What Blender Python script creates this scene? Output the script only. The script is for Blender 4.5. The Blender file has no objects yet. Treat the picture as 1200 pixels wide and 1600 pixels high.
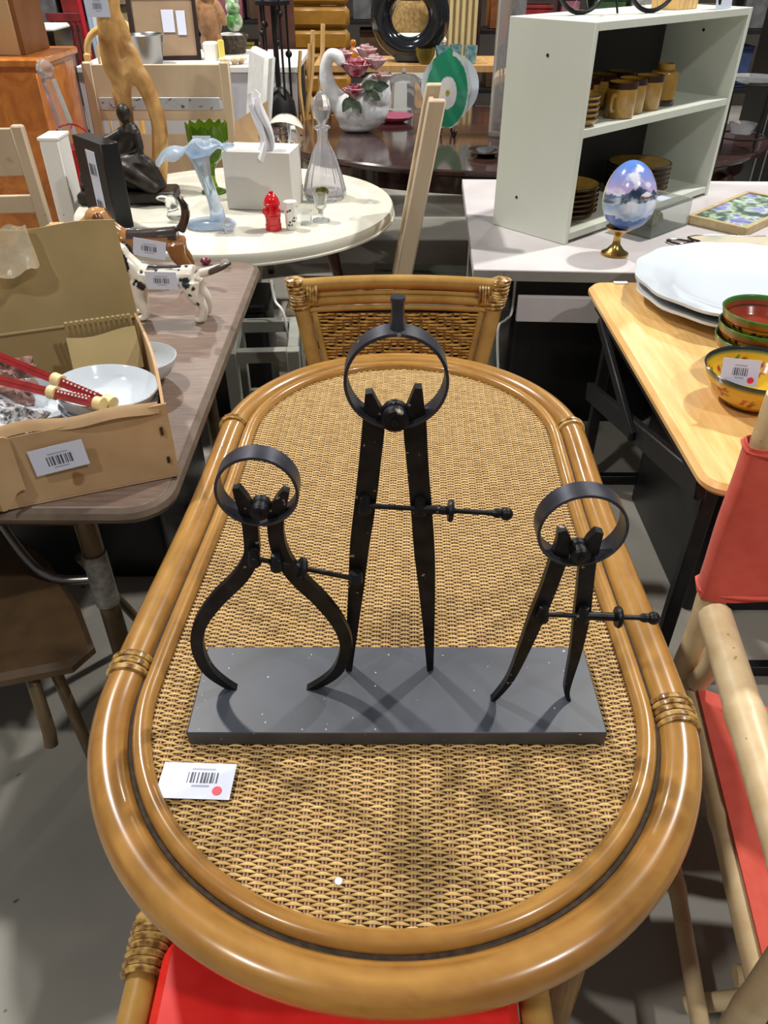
import bpy, bmesh, math, random
import numpy as np
from mathutils import Matrix, Vector

random.seed(7)
R = math.radians
C = bpy.context.scene.collection
scene = bpy.context.scene

# ------------------------------------------------------------------ camera, world, lights, exposure
F_PX = 1181.0; PITCH = R(37.03); CAM_Z = 1.62
cam_d = bpy.data.cameras.new('camera'); cam = bpy.data.objects.new('camera', cam_d); C.objects.link(cam)
cam.location = (0, 0, CAM_Z); cam.rotation_euler = (R(90) - PITCH, 0, 0)
cam_d.sensor_fit = 'VERTICAL'; cam_d.sensor_height = 36; cam_d.lens = F_PX / 1600 * 36
cam_d.clip_start = .02; cam_d.clip_end = 100
scene.camera = cam

w = bpy.data.worlds.new('world'); scene.world = w; w.use_nodes = True
w.node_tree.nodes['Background'].inputs[0].default_value = (.93, .97, 1.0, 1)
w.node_tree.nodes['Background'].inputs[1].default_value = .14

def lamp(x, y, z, power, size=.3, col=(1, .96, .90)):
    d = bpy.data.lights.new('high_bay_light', 'AREA'); d.shape = 'DISK'; d.size = size; d.energy = power; d.color = col
    o = bpy.data.objects.new('high_bay_light', d); C.objects.link(o); o.location = (x, y, z)
for x, y, p in ((-3.0, 4.4, 430), (3.4, 4.4, 430), (-3.0, -1.8, 190), (3.4, -1.8, 190), (-3.0, 10.6, 200), (3.4, 10.6, 200)):
    lamp(x, y, 6.2, p)
vs = scene.view_settings
vs.view_transform = 'Standard'; vs.look = 'None'; vs.gamma = 1; vs.exposure = 0.0; vs.use_curve_mapping = False

# ------------------------------------------------------------------ helpers
cs_, sn_ = math.cos(PITCH), math.sin(PITCH)
def _ray(x, y):
    v = 800 - y
    return Vector((x - 600, F_PX * cs_ + v * sn_, -F_PX * sn_ + v * cs_))
def at(x, y, z=.74):                      # point on the horizontal plane z
    r = _ray(x, y); t = (z - CAM_Z) / r.z
    return Vector((r.x * t, r.y * t, z))
def atY(x, y, Y):                         # point on the vertical plane Y
    r = _ray(x, y); t = Y / r.y
    return Vector((r.x * t, Y, CAM_Z + r.z * t))
def lin(c):
    return tuple(((v / 255) / 12.92 if v / 255 <= .04045 else ((v / 255 + .055) / 1.055) ** 2.4) for v in c)

MATS = {}
def mat(name, col=(128, 128, 128), col2=None, scale=8, stretch=(1, 1, 1), rough=.5, metal=0, bump=0, tr=0, ior=1.45,
        lo=.35, hi=.65, detail=4, coat=0, specks=None, attr=False, spec=.5, tex='noise', emit=0, distort=0, alpha=1, tint=None, sheen=0):
    if name in MATS: return MATS[name]
    m = bpy.data.materials.new(name); m.use_nodes = True; nt = m.node_tree; N = nt.nodes; L = nt.links
    b = N['Principled BSDF']
    b.inputs['Roughness'].default_value = rough; b.inputs['Metallic'].default_value = metal
    b.inputs['Transmission Weight'].default_value = tr; b.inputs['IOR'].default_value = ior
    b.inputs['Coat Weight'].default_value = coat; b.inputs['Coat Roughness'].default_value = .08
    b.inputs['Specular IOR Level'].default_value = spec; b.inputs['Alpha'].default_value = alpha
    b.inputs['Sheen Weight'].default_value = sheen
    c1 = (*lin(col), 1); c2 = (*lin(col2 or col), 1)
    tc = N.new('ShaderNodeTexCoord'); mp = N.new('ShaderNodeMapping'); mp.inputs['Scale'].default_value = stretch
    L.new(tc.outputs['Object'], mp.inputs[0])
    out = None
    if attr:
        a = N.new('ShaderNodeVertexColor'); a.layer_name = 'Col'; out = a.outputs[0]
    elif col2 or bump:
        if tex == 'noise':
            t = N.new('ShaderNodeTexNoise'); t.inputs['Scale'].default_value = scale; t.inputs['Detail'].default_value = detail
            t.inputs['Distortion'].default_value = distort; fo = t.outputs[0]
        elif tex == 'wave':
            t = N.new('ShaderNodeTexWave'); t.inputs['Scale'].default_value = scale; t.inputs['Distortion'].default_value = distort or 3
            t.inputs['Detail'].default_value = detail; fo = t.outputs['Fac']
        else:
            t = N.new('ShaderNodeTexVoronoi'); t.inputs['Scale'].default_value = scale; fo = t.outputs['Distance']
        L.new(mp.outputs[0], t.inputs['Vector'])
        if col2:
            r = N.new('ShaderNodeValToRGB'); r.color_ramp.elements[0].position = lo; r.color_ramp.elements[1].position = hi
            r.color_ramp.elements[0].color = c1; r.color_ramp.elements[1].color = c2
            L.new(fo, r.inputs[0]); out = r.outputs[0]
        if bump:
            bp = N.new('ShaderNodeBump'); bp.inputs['Strength'].default_value = bump; bp.inputs['Distance'].default_value = .004
            L.new(fo, bp.inputs['Height']); L.new(bp.outputs[0], b.inputs['Normal'])
    if specks:                               # (colour, scale, threshold)
        t2 = N.new('ShaderNodeTexNoise'); t2.inputs['Scale'].default_value = specks[1]; t2.inputs['Detail'].default_value = 1
        L.new(tc.outputs['Object'], t2.inputs['Vector'])
        r2 = N.new('ShaderNodeValToRGB'); r2.color_ramp.elements[0].position = specks[2]; r2.color_ramp.elements[1].position = min(1, specks[2] + .03)
        L.new(t2.outputs[0], r2.inputs[0])
        mx = N.new('ShaderNodeMix'); mx.data_type = 'RGBA'; L.new(r2.outputs[0], mx.inputs[0])
        if out: L.new(out, mx.inputs[6])
        else: mx.inputs[6].default_value = c1
        mx.inputs[7].default_value = (*lin(specks[0]), 1); out = mx.outputs[2]
    if out: L.new(out, b.inputs['Base Color'])
    else: b.inputs['Base Color'].default_value = c1
    MATS[name] = m
    return m

class MB:
    def __init__(s): s.v = []; s.f = []; s.m = []
    def add(s, vs, fs, mi=0):
        o = len(s.v); s.v += [tuple(p) for p in vs]; s.f += [tuple(i + o for i in f) for f in fs]; s.m += [mi] * len(fs); return s
    def xf(s, M, start=0):
        s.v[start:] = [tuple(M @ Vector(p)) for p in s.v[start:]]; return s
    def box(s, c, d, rz=0, bev=.002, rx=0, ry=0, mi=0):
        hx, hy, hz = d[0] / 2, d[1] / 2, d[2] / 2; b = min(bev, .45 * min(d)); vs = []; idx = {}
        for i in (-1, 1):
            for j in (-1, 1):
                for k in (-1, 1):
                    for a in range(3):
                        p = [i * (hx - b), j * (hy - b), k * (hz - b)]; p[a] = (i * hx, j * hy, k * hz)[a]
                        idx[(i, j, k, a)] = len(vs); vs.append(p)
        fs = []
        for a in range(3):
            o1, o2 = (a + 1) % 3, (a + 2) % 3
            for sg in (-1, 1):
                q = []
                for u, v in ((-1, -1), (1, -1), (1, 1), (-1, 1)):
                    k = [0, 0, 0]; k[a] = sg; k[o1] = u; k[o2] = v; q.append(idx[(*k, a)])
                fs.append(q)
            for u in (-1, 1):                # bevel quads along axis a
                for v in (-1, 1):
                    k0 = [0, 0, 0]; k0[a] = -1; k0[o1] = u; k0[o2] = v; k1 = list(k0); k1[a] = 1
                    fs.append([idx[(*k0, o1)], idx[(*k1, o1)], idx[(*k1, o2)], idx[(*k0, o2)]])
        for i in (-1, 1):
            for j in (-1, 1):
                for k in (-1, 1): fs.append([idx[(i, j, k, a)] for a in range(3)])
        M = Matrix.Translation(c) @ Matrix.Rotation(rz, 4, 'Z') @ Matrix.Rotation(ry, 4, 'Y') @ Matrix.Rotation(rx, 4, 'X')
        return s.add([M @ Vector(p) for p in vs], fs, mi)
    def tube(s, path, r, n=10, closed=False, flat=1, mi=0, cap=True):
        P = [Vector(p) for p in path]; K = len(P); rr = r if isinstance(r, (list, tuple)) else [r] * K
        T = []
        for i in range(K):
            a = P[(i - 1) % K] if (closed or i) else P[0]; b = P[(i + 1) % K] if (closed or i < K - 1) else P[-1]
            T.append((b - a).normalized() if (b - a).length > 1e-9 else Vector((0, 0, 1)))
        up = Vector((0, 0, 1)) if abs(T[0].z) < .9 else Vector((1, 0, 0))
        nrm = (up - T[0] * up.dot(T[0])).normalized(); vs = []; fs = []
        for i in range(K):
            nrm = nrm - T[i] * nrm.dot(T[i]); nrm.normalize(); bn = T[i].cross(nrm)
            for k in range(n):
                a = 2 * math.pi * k / n
                vs.append(P[i] + nrm * (math.cos(a) * rr[i] * flat) + bn * (math.sin(a) * rr[i]))
        for i in range(K if closed else K - 1):
            j = (i + 1) % K
            for k in range(n): fs.append((i * n + k, i * n + (k + 1) % n, j * n + (k + 1) % n, j * n + k))
        if not closed and cap: fs += [tuple(range(n))[::-1], tuple((K - 1) * n + k for k in range(n))]
        return s.add(vs, fs, mi)
    def lathe(s, prof, c=(0, 0, 0), n=24, M=None, mi=0, sx=1, sy=1, mis=None):
        vs = []; fs = []; ms = []
        for (r, z) in prof:
            for k in range(n):
                a = 2 * math.pi * k / n; vs.append((max(r, 1e-5) * math.cos(a) * sx, max(r, 1e-5) * math.sin(a) * sy, z))
        for i in range(len(prof) - 1):
            for k in range(n): fs.append((i * n + k, i * n + (k + 1) % n, (i + 1) * n + (k + 1) % n, (i + 1) * n + k)); ms.append(mis[i] if mis else mi)
        M2 = Matrix.Translation(c) @ (M or Matrix.Identity(4))
        o = len(s.m); s.add([M2 @ Vector(p) for p in vs], fs, mi); s.m[o:] = ms
        return s
    def ell(s, c, r, n=16, M=None, mi=0):
        k = max(6, n // 2); prof = [(math.sin(math.pi * i / k), -math.cos(math.pi * i / k)) for i in range(k + 1)]
        r = (r, r, r) if isinstance(r, (int, float)) else r
        return s.lathe(prof, c, n, (M or Matrix.Identity(4)) @ Matrix.Diagonal((*r, 1)), mi)
    def prism(s, poly, z0, z1, bev=0, mi=0, M=None):
        K = len(poly); P = [Vector((p[0], p[1])) for p in poly]
        area = sum(P[i].x * P[(i + 1) % K].y - P[(i + 1) % K].x * P[i].y for i in range(K)); sg = 1 if area > 0 else -1
        def off(d):
            out = []
            for i in range(K):
                e1 = (P[i] - P[i - 1]).normalized(); e2 = (P[(i + 1) % K] - P[i]).normalized()
                n = (Vector((-e1.y, e1.x)) + Vector((-e2.y, e2.x))) * sg; n = n.normalized() if n.length > 1e-6 else Vector((0, 0))
                out.append(P[i] + n * d)
            return out
        rings = [(off(bev), z0), (P, z0 + bev), (P, z1 - bev), (off(bev), z1)] if bev else [(P, z0), (P, z1)]
        vs = [(p.x, p.y, z) for ring, z in rings for p in ring]; fs = []
        for i in range(len(rings) - 1):
            for k in range(K): fs.append((i * K + k, i * K + (k + 1) % K, (i + 1) * K + (k + 1) % K, (i + 1) * K + k))
        fs += [tuple(range(K))[::-1], tuple((len(rings) - 1) * K + k for k in range(K))]
        if M: vs = [M @ Vector(p) for p in vs]
        return s.add(vs, fs, mi)
    def grid(s, fn, nu, nv, mi=0, thick=0):
        vs = [Vector(fn(i / nu, j / nv)) for i in range(nu + 1) for j in range(nv + 1)]
        q = lambda i, j: i * (nv + 1) + j
        fs = [(q(i, j), q(i + 1, j), q(i + 1, j + 1), q(i, j + 1)) for i in range(nu) for j in range(nv)]
        if thick:
            ns = [Vector() for _ in vs]
            for f in fs:
                nn = (vs[f[1]] - vs[f[0]]).cross(vs[f[3]] - vs[f[0]])
                for k in f: ns[k] += nn
            vs2 = [p - n.normalized() * thick for p, n in zip(vs, ns)]; o = len(vs)
            f2 = [tuple(k + o for k in f[::-1]) for f in fs]
            edge = [q(i, 0) for i in range(nu + 1)] + [q(nu, j) for j in range(1, nv + 1)] + [q(i, nv) for i in range(nu - 1, -1, -1)] + [q(0, j) for j in range(nv - 1, 0, -1)]
            f3 = [(edge[k], edge[k] + o, edge[(k + 1) % len(edge)] + o, edge[(k + 1) % len(edge)]) for k in range(len(edge))]
            return s.add(vs + vs2, fs + f2 + f3, mi)
        return s.add(vs, fs, mi)
    def bar(s, path, y, th, mi=0):           # flat bar in an XZ plane: path of (x, z, width)
        L = []; Rr = []; K = len(path)
        for i, (x, z, wd) in enumerate(path):
            a = path[max(i - 1, 0)]; b = path[min(i + 1, K - 1)]
            t = Vector((b[0] - a[0], b[1] - a[1])).normalized(); n = Vector((-t.y, t.x)) * wd / 2
            L.append((x + n.x, z + n.y)); Rr.append((x - n.x, z - n.y))
        vs = [];
        for p, q in zip(L, Rr): vs += [(p[0], y - th / 2, p[1]), (q[0], y - th / 2, q[1]), (q[0], y + th / 2, q[1]), (p[0], y + th / 2, p[1])]
        fs = [(4 * i + k, 4 * i + (k + 1) % 4, 4 * i + 4 + (k + 1) % 4, 4 * i + 4 + k) for i in range(K - 1) for k in range(4)]
        fs += [(0, 1, 2, 3), tuple(4 * (K - 1) + k for k in (3, 2, 1, 0))]
        return s.add(vs, fs, mi)
    def mesh(s, name, mats, smooth=40, colfn=None, fix=True):
        me = bpy.data.meshes.new(name); me.from_pydata(s.v, [], s.f)
        for m in (mats if isinstance(mats, (list, tuple)) else [mats]): me.materials.append(m)
        if any(s.m): me.polygons.foreach_set('material_index', s.m)
        if fix:
            bm = bmesh.new(); bm.from_mesh(me); bmesh.ops.recalc_face_normals(bm, faces=bm.faces); bm.to_mesh(me); bm.free()
        if smooth:
            me.polygons.foreach_set('use_smooth', [True] * len(me.polygons)); me.set_sharp_from_angle(angle=R(smooth))
        if colfn: paint(me, colfn)
        me.update(); return me

def paint(me, fn):
    a = me.color_attributes.new('Col', 'FLOAT_COLOR', 'POINT'); data = []
    for v in me.vertices: data += [*lin(fn(v.co)), 1]
    a.data.foreach_set('color', data)

def remesh(mb, voxel, smooth=4, mats=None, colfn=None, name='organic'):
    me = mb.mesh('tmp', []); o = bpy.data.objects.new('tmp', me); C.objects.link(o)
    m = o.modifiers.new('r', 'REMESH'); m.mode = 'VOXEL'; m.voxel_size = voxel
    if smooth: k = o.modifiers.new('s', 'SMOOTH'); k.iterations = smooth; k.factor = .5
    dg = bpy.context.evaluated_depsgraph_get(); dg.update()
    out = bpy.data.meshes.new_from_object(o.evaluated_get(dg)); bpy.data.objects.remove(o); bpy.data.meshes.remove(me)
    out.name = name; out.materials.clear()
    for m in (mats if isinstance(mats, (list, tuple)) else [mats]): out.materials.append(m)
    out.polygons.foreach_set('use_smooth', [True] * len(out.polygons))
    if colfn: paint(out, colfn)
    return out

def tag(o, label, cat, group=None, kind=None):
    if label: o['label'] = label
    if cat: o['category'] = cat
    if group: o['group'] = group
    if kind: o['kind'] = kind
    return o
def thing(name, label, cat, loc=(0, 0, 0), rz=0, group=None):
    o = bpy.data.objects.new(name, None); C.objects.link(o); o.empty_display_size = .05
    o.location = loc; o.rotation_euler = (0, 0, rz); return tag(o, label, cat, group)
def inv(root):
    return (Matrix.Translation(root.location) @ Matrix.Rotation(root.rotation_euler[2], 4, 'Z')).inverted()
def part(root, name, mb, m, smooth=40, label=None, kind=None, colfn=None, world=False, under=None, fix=True):
    if isinstance(mb, MB):
        if world and root is not None: mb.xf(inv(root))
        me = mb.mesh(name, m, smooth, colfn, fix)
    else: me = mb
    o = bpy.data.objects.new(name, me); C.objects.link(o); o.parent = under or root
    if label: o['label'] = label
    if kind: o['kind'] = kind
    return o
def solo(name, mb, m, label, cat, loc=(0, 0, 0), rz=0, group=None, smooth=40, colfn=None, world=False):
    if isinstance(mb, MB):
        if world: mb.xf((Matrix.Translation(loc) @ Matrix.Rotation(rz, 4, 'Z')).inverted())
        me = mb.mesh(name, m, smooth, colfn)
    else: me = mb
    o = bpy.data.objects.new(name, me); C.objects.link(o); o.location = loc; o.rotation_euler = (0, 0, rz)
    return tag(o, label, cat, group)
def struct(name, mb, m):
    o = bpy.data.objects.new(name, mb.mesh(name, m)); C.objects.link(o); o['kind'] = 'structure'; return o
def copy_tree(o, parent=None):
    c = o.copy(); C.objects.link(c); c.parent = parent
    for ch in list(o.children): copy_tree(ch, c)
    return c
def arc(c, r, a0, a1, n, ax='xy'):
    out = []
    for i in range(n + 1):
        a = a0 + (a1 - a0) * i / n; u, v = r * math.cos(a), r * math.sin(a)
        out.append(Vector(c) + Vector({'xy': (u, v, 0), 'xz': (u, 0, v), 'yz': (0, u, v)}[ax]))
    return out
def smoothpath(pts, k=6):                    # Catmull-Rom
    P = [Vector(p) for p in pts]; out = []
    for i in range(len(P) - 1):
        p0 = P[max(i - 1, 0)]; p1 = P[i]; p2 = P[i + 1]; p3 = P[min(i + 2, len(P) - 1)]
        for j in range(k):
            t = j / k
            out.append(.5 * ((2 * p1) + (p2 - p0) * t + (2 * p0 - 5 * p1 + 4 * p2 - p3) * t * t + (3 * p1 - p0 - 3 * p2 + p3) * t ** 3))
    return out + [P[-1]]
def lerpl(a, n): return list(np.interp(np.linspace(0, 1, n), np.linspace(0, 1, len(a)), a))
def rotm(M3): return M3
def rrect(x0, x1, y0, y1, r, n=6):
    out = []
    for cx, cy, a in ((x1 - r, y1 - r, 0), (x0 + r, y1 - r, 90), (x0 + r, y0 + r, 180), (x1 - r, y0 + r, 270)):
        out += [(cx + r * math.cos(R(a + 90 * i / n)), cy + r * math.sin(R(a + 90 * i / n))) for i in range(n + 1)]
    return out
def barcode(mb, wd, ht, z, seed, cx=0, cy=0):
    rnd = random.Random(seed); x = -wd / 2
    while x < wd / 2:
        b = rnd.choice((.03, .05, .08)) * wd
        mb.add([(cx + x, cy - ht / 2, z), (cx + x + b, cy - ht / 2, z), (cx + x + b, cy + ht / 2, z), (cx + x, cy + ht / 2, z)], [(0, 1, 2, 3)])
        x += b + rnd.choice((.03, .05, .07)) * wd
def strips(mb, lines, z):                    # faint printed text lines (x, y, w, h)
    for x, y, wd, h in lines:
        mb.add([(x - wd / 2, y - h / 2, z), (x + wd / 2, y - h / 2, z), (x + wd / 2, y + h / 2, z), (x - wd / 2, y + h / 2, z)], [(0, 1, 2, 3)])
PAPER = mat('paper_white', (212, 219, 238), rough=.45)
INK = mat('print_ink', (85, 88, 100), rough=.6)
FAINT = mat('faint_ink', (165, 170, 190), rough=.6)
REDDOT = mat('red_dot', (235, 60, 80), rough=.4)
def pricetag(parent, M, wd, ht, seed=1, dot=False, name='price_tag', own=None, bc=(.4, .3, 0, .02)):
    """paper card in the XY plane moved by M (relative to parent); returns the card"""
    card = MB().box((0, 0, .0004), (wd, ht, .0008), bev=.0002).xf(M)
    if own: o = solo(name, card, PAPER, own[0], own[1], loc=(0, 0, 0))
    else: o = part(parent, name, card, PAPER, label='white barcode tag')
    b = MB(); barcode(b, wd * bc[0], ht * bc[1], .0011, seed, wd * bc[2], ht * bc[3]); b.xf(M); part(None, 'barcode', b, INK, 0, under=o, fix=False, kind='stuff')
    f = MB(); strips(f, [(wd * bc[2], ht * (bc[3] + bc[1] * .5 + .09), wd * bc[0] * .8, ht * .05), (wd * bc[2], ht * (bc[3] - bc[1] * .5 - .08), wd * bc[0] * .6, ht * .05)], .0011)
    f.xf(M); part(None, 'text_line', f, FAINT, 0, under=o, fix=False, kind='stuff')
    if dot:
        d = MB().lathe([(0, .0016), (ht * .12, .0016), (ht * .12, .0009)], (wd * .31, -ht * .27, 0), 16).xf(M); part(None, 'red_dot_sticker', d, REDDOT, 0, under=o)
    return o

# ------------------------------------------------------------------ materials
RATTAN = mat('rattan_pole', (138, 98, 44), (170, 128, 66), 14, (1, 1, 1), rough=.3, coat=.35, lo=.3, hi=.75, detail=6, specks=((120, 80, 34), 60, .74))
RATTAN2 = mat('rattan_pole_pale', (154, 116, 54), (180, 142, 76), 18, rough=.3, coat=.3, lo=.3, hi=.7)
BIND = mat('rattan_binding', (116, 80, 38), (196, 160, 92), 70, rough=.35, coat=.2, lo=.4, hi=.6)
GROOVE = mat('groove_dark', (38, 28, 18), (66, 50, 32), 80, rough=.7)
WEFT = mat('weave_strand', (168, 130, 68), (222, 188, 122), 34, (1, 2.4, 1), rough=.42, lo=.28, hi=.74, detail=6)
WARP = mat('weave_warp', (122, 92, 68), (168, 134, 98), 60, rough=.6)
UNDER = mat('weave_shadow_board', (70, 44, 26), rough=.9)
IRON = mat('blackened_iron', (21, 21, 23), (36, 37, 41), 40, rough=.42, metal=.55, bump=.15, specks=((150, 140, 128), 95, .735))
IRONR = mat('grey_iron_band', (52, 53, 62), (72, 74, 84), 30, rough=.38, metal=.6, bump=.1, specks=((150, 150, 150), 80, .76))
IRONB = mat('iron_base', (40, 45, 56), (50, 56, 68), 14, rough=.46, spec=1.0, specks=((175, 172, 168), 120, .755))
REDV = mat('red_vinyl', (214, 30, 28), (226, 44, 38), 20, rough=.38, bump=.03)
REDC = mat('red_canvas', (202, 80, 64), (210, 90, 74), 30, rough=.8, bump=.08, sheen=.1)
BAMBOO = mat('bamboo_pole', (196, 170, 128), (218, 197, 158), 22, (1, 1, 1), rough=.38, lo=.3, hi=.7, detail=5, specks=((168, 134, 88), 50, .74))
BAMNODE = mat('bamboo_node', (168, 132, 84), rough=.5)
CONC = mat('concrete', (122, 120, 112), (154, 151, 142), 1.6, rough=.6, detail=10, bump=.06, lo=.3, hi=.72, specks=((78, 76, 70), 30, .76))
BLACK = mat('black_metal', (20, 20, 22), (30, 30, 33), 20, rough=.45, metal=.2)
BLACKP = mat('black_plastic', (18, 18, 20), rough=.35)
WALNUT = mat('laminate_walnut', (112, 94, 84), (138, 119, 107), 12, (1.2, 9, 1), rough=.42, lo=.3, hi=.7, detail=6)
CARD = mat('cardboard', (176, 142, 104), (198, 166, 126), 9, rough=.85, detail=6, lo=.3, hi=.7, specks=((150, 112, 72), 14, .7))
CARDI = mat('cardboard_inside', (158, 138, 94), (174, 153, 108), 5, rough=.85)
PINE = mat('pine_lacquer', (222, 172, 102), (240, 200, 134), 7, (9, 1.0, 1), rough=.3, coat=.3, lo=.3, hi=.7, detail=5)
GREYLAM = mat('grey_white_laminate', (200, 194, 196), (210, 205, 206), 6, rough=.35)
GREYEDGE = mat('grey_edge', (142, 140, 134), (156, 152, 146), 10, rough=.5)
PALEW = mat('pale_wood', (186, 166, 138), (206, 188, 160), 9, (1, 1, .25), rough=.5, lo=.3, hi=.7, detail=5, specks=((168, 134, 96), 7, .68))
WHITEL = mat('white_lacquer', (206, 203, 188), (216, 213, 198), 5, rough=.35)
SHELFW = mat('shelf_white', (206, 212, 200), (212, 217, 206), 3, rough=.5)
SHELFB = mat('shelf_back', (46, 42, 42), rough=.7)
DARKW = mat('dark_mahogany', (52, 34, 32), (66, 45, 42), 8, (1, 6, 1), rough=.12, coat=.6)
GLASS = mat('clear_glass', (248, 251, 253), rough=.03, tr=.9, ior=1.42)
CRYSTAL = mat('cut_crystal', (250, 250, 255), rough=.05, tr=.86, ior=1.5, coat=.5)
BLUEG = mat('milky_blue_glass', (206, 226, 248), (224, 238, 252), 12, rough=.1, tr=.7, ior=1.3)
GREENG = mat('green_glass', (122, 160, 36), rough=.06, tr=.75, ior=1.45)
CERW = mat('white_ceramic', (210, 219, 228), rough=.12, coat=.4)
BRASS = mat('brass', (190, 158, 92), rough=.25, metal=1)
STEEL = mat('steel', (150, 148, 146), rough=.35, metal=1)
BRONZE = mat('dark_bronze', (38, 34, 30), (58, 52, 46), 40, rough=.42, metal=.3)
PAINT = mat('painted_glaze', attr=True, rough=.18, coat=.3)
PAINTM = mat('painted_matte', attr=True, rough=.6)
MUST = mat('mustard_glaze', (154, 118, 48), (172, 134, 60), 20, rough=.2, coat=.4)
DKBR = mat('dark_brown_band', (48, 26, 20), rough=.25, coat=.3)
WHITEP = mat('white_paint', (228, 228, 226), rough=.5)

# ------------------------------------------------------------------ the setting
struct('floor', MB().box((0, 4.5, -.05), (16, 16, .1), bev=0.001), CONC)
struct('wall_back', MB().box((0, 10.6, 2.2), (16, .2, 4.6), bev=.001), mat('wall_dark', (58, 52, 48), (70, 64, 60), 2, rough=.9))

# ------------------------------------------------------------------ rattan table
TC = Vector((.027, 1.09, 0)); TR = R(-2.05); HW = .416; HS = .366
T = thing('rattan_table', 'oval rattan dining table with woven top and thick glossy pole rim', 'table', TC, TR)
def twarp(x, y):                              # the near end is a little fuller than the far end
    t = max(0, min(1, (.15 - y) / .55)); t = t * t * (3 - 2 * t)
    return (x * (1 + .045 * t), y)
def stad(o, n=28):                            # stadium outline, o = half width
    out = [(o * math.cos(a), HS + o * math.sin(a)) for a in np.linspace(0, math.pi, n)]
    out += [(-o, y) for y in np.linspace(HS, -HS, 12)[1:-1]]
    out += [(o * math.cos(a), -HS + o * math.sin(a)) for a in np.linspace(math.pi, 2 * math.pi, n)]
    out += [(o, y) for y in np.linspace(-HS, HS, 12)[1:-1]]
    return [twarp(x, y) for x, y in out]
RIMM = mat('rattan_grain', attr=True, rough=.24, coat=.45)
def resample(pts, n):
    P = [Vector(p) for p in pts] + [Vector(pts[0])]; d = [0]
    for a_, b_ in zip(P, P[1:]): d.append(d[-1] + (b_ - a_).length)
    q_ = np.linspace(0, d[-1], n + 1)[:-1]; return [tuple(np.interp(t_, d, [p[k] for p in P]) for k in (0, 1)) for t_ in q_]
def grainpole(name, off, z, r, n, flat, label=None, seed=0):
    K = 460; me = MB().tube([(x, y, z) for x, y in resample(stad(off, 60), K)], r, n, True, flat=flat).mesh(name, RIMM, 40)
    g = np.random.default_rng(seed)
    def sm(a, k): return np.stack([np.convolve(np.concatenate([row[-k:], row, row[:k]]), np.ones(2 * k + 1) / (2 * k + 1), 'same')[k:-k] for row in a])
    big = sm(g.random((1, K)), 26); big = (big - big.mean()) / big.std(); st = sm(g.random((n, K)), 20); st = (st - st.mean()) / st.std(); fine = sm(g.random((n, K)), 2); fine = (fine - fine.mean()) / fine.std()
    val = .55 + .06 * big + .14 * st + .07 * fine; val = np.clip(val, 0, 1)
    c1, c2 = np.array(lin((126, 82, 34))), np.array(lin((180, 136, 70))); col = c1 + (c2 - c1) * val.T[..., None]
    a_ = me.color_attributes.new('Col', 'FLOAT_COLOR', 'POINT'); a_.data.foreach_set('color', np.concatenate([col.reshape(-1, 3), np.ones((K * n, 1))], 1).ravel().tolist())
    part(T, name, me, None, label=label)
grainpole('rim', HW - .028, .726, .028, 24, .92, 'thick glossy golden-brown rattan rim', 1)
grainpole('inner_rim', HW - .0725, .738, .0132, 14, 1, None, 2)
part(T, 'groove_cord', MB().tube([(x, y, .730) for x, y in stad(HW - .0585)], .0062, 8, True), GROOVE, label='dark cord in the groove of the rim')
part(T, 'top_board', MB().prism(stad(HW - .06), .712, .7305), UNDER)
def weave_mesh():
    px = .0147; dy = .0045; W0 = HW - .082; vs = []; fs = []; mi = []
    ny = int((HS + W0) / dy)
    for j in range(-ny, ny + 1):
        y = j * dy; e = max(0, abs(y) - HS)
        if e >= W0: continue
        xm = math.sqrt(W0 * W0 - e * e); jit = random.uniform(-.0005, .0005)
        xs = np.arange(math.ceil(-xm / (px / 4)), int(xm / (px / 4)) + 1) * (px / 4)
        if len(xs) < 3: continue
        o = len(vs); ph = math.pi * (j % 2)
        for x in xs:
            cc = math.cos(math.pi * x / px + ph); cc = math.copysign(abs(cc) ** .7, cc); wd = .00148 + .00072 * cc; z = .7343 + .0024 * cc + random.uniform(-.0002, .0002)
            vs += [(x, y + jit - wd, z - .0009), (x, y + jit, z + .0008), (x, y + jit + wd, z - .0009)]
        for k in range(len(xs) - 1):
            a = o + 3 * k; fs += [(a, a + 3, a + 4, a + 1), (a + 1, a + 4, a + 5, a + 2)]; mi += [0, 0]
    nx = int(W0 / px)
    for i in range(-nx, nx + 1):
        for d in (-.0019, .0019):
            x = i * px + d; ym = HS + math.sqrt(max(1e-6, W0 * W0 - x * x)); o = len(vs); n = 40
            for k in range(n + 1):
                y = -ym + 2 * ym * k / n
                vs += [(x - .0015, y, .7336), (x, y, .7356), (x + .0015, y, .7336)]
            for k in range(n):
                a = o + 3 * k; fs += [(a, a + 1, a + 4, a + 3), (a + 1, a + 2, a + 5, a + 4)]; mi += [1, 1]
    vs = [(*twarp(x, y), z) for x, y, z in vs]
    me = bpy.data.meshes.new('woven_top'); me.from_pydata(vs, [], fs); me.materials.append(WEFT); me.materials.append(WARP)
    me.polygons.foreach_set('material_index', mi); me.polygons.foreach_set('use_smooth', [True] * len(fs)); me.update()
    return me
part(T, 'woven_top', weave_mesh(), None, kind='stuff', label='tightly woven flat rattan strands')
def binding(x, y, tx, ty, n, r=.0038, name='binding'):
    m = MB(); t = Vector((tx, ty, 0)).normalized(); s = Vector((-t.y, t.x, 0))
    for k in range(n):
        c = Vector((x, y, .726)) + t * ((k - (n - 1) / 2) * r * 2.4)
        m.tube([c + s * (math.cos(a) * .0293) + Vector((0, 0, math.sin(a) * .0275)) for a in np.linspace(0, 2 * math.pi, 21)[:-1]], r, 6, True)
    part(T, name, m, BIND, label='cane strips wound round the rim')
q = HW - .028
binding(-q * 1.04, -.325, 0, 1, 3, .0055); binding(q * 1.043, -.385, 0, 1, 5, .0042)
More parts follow.
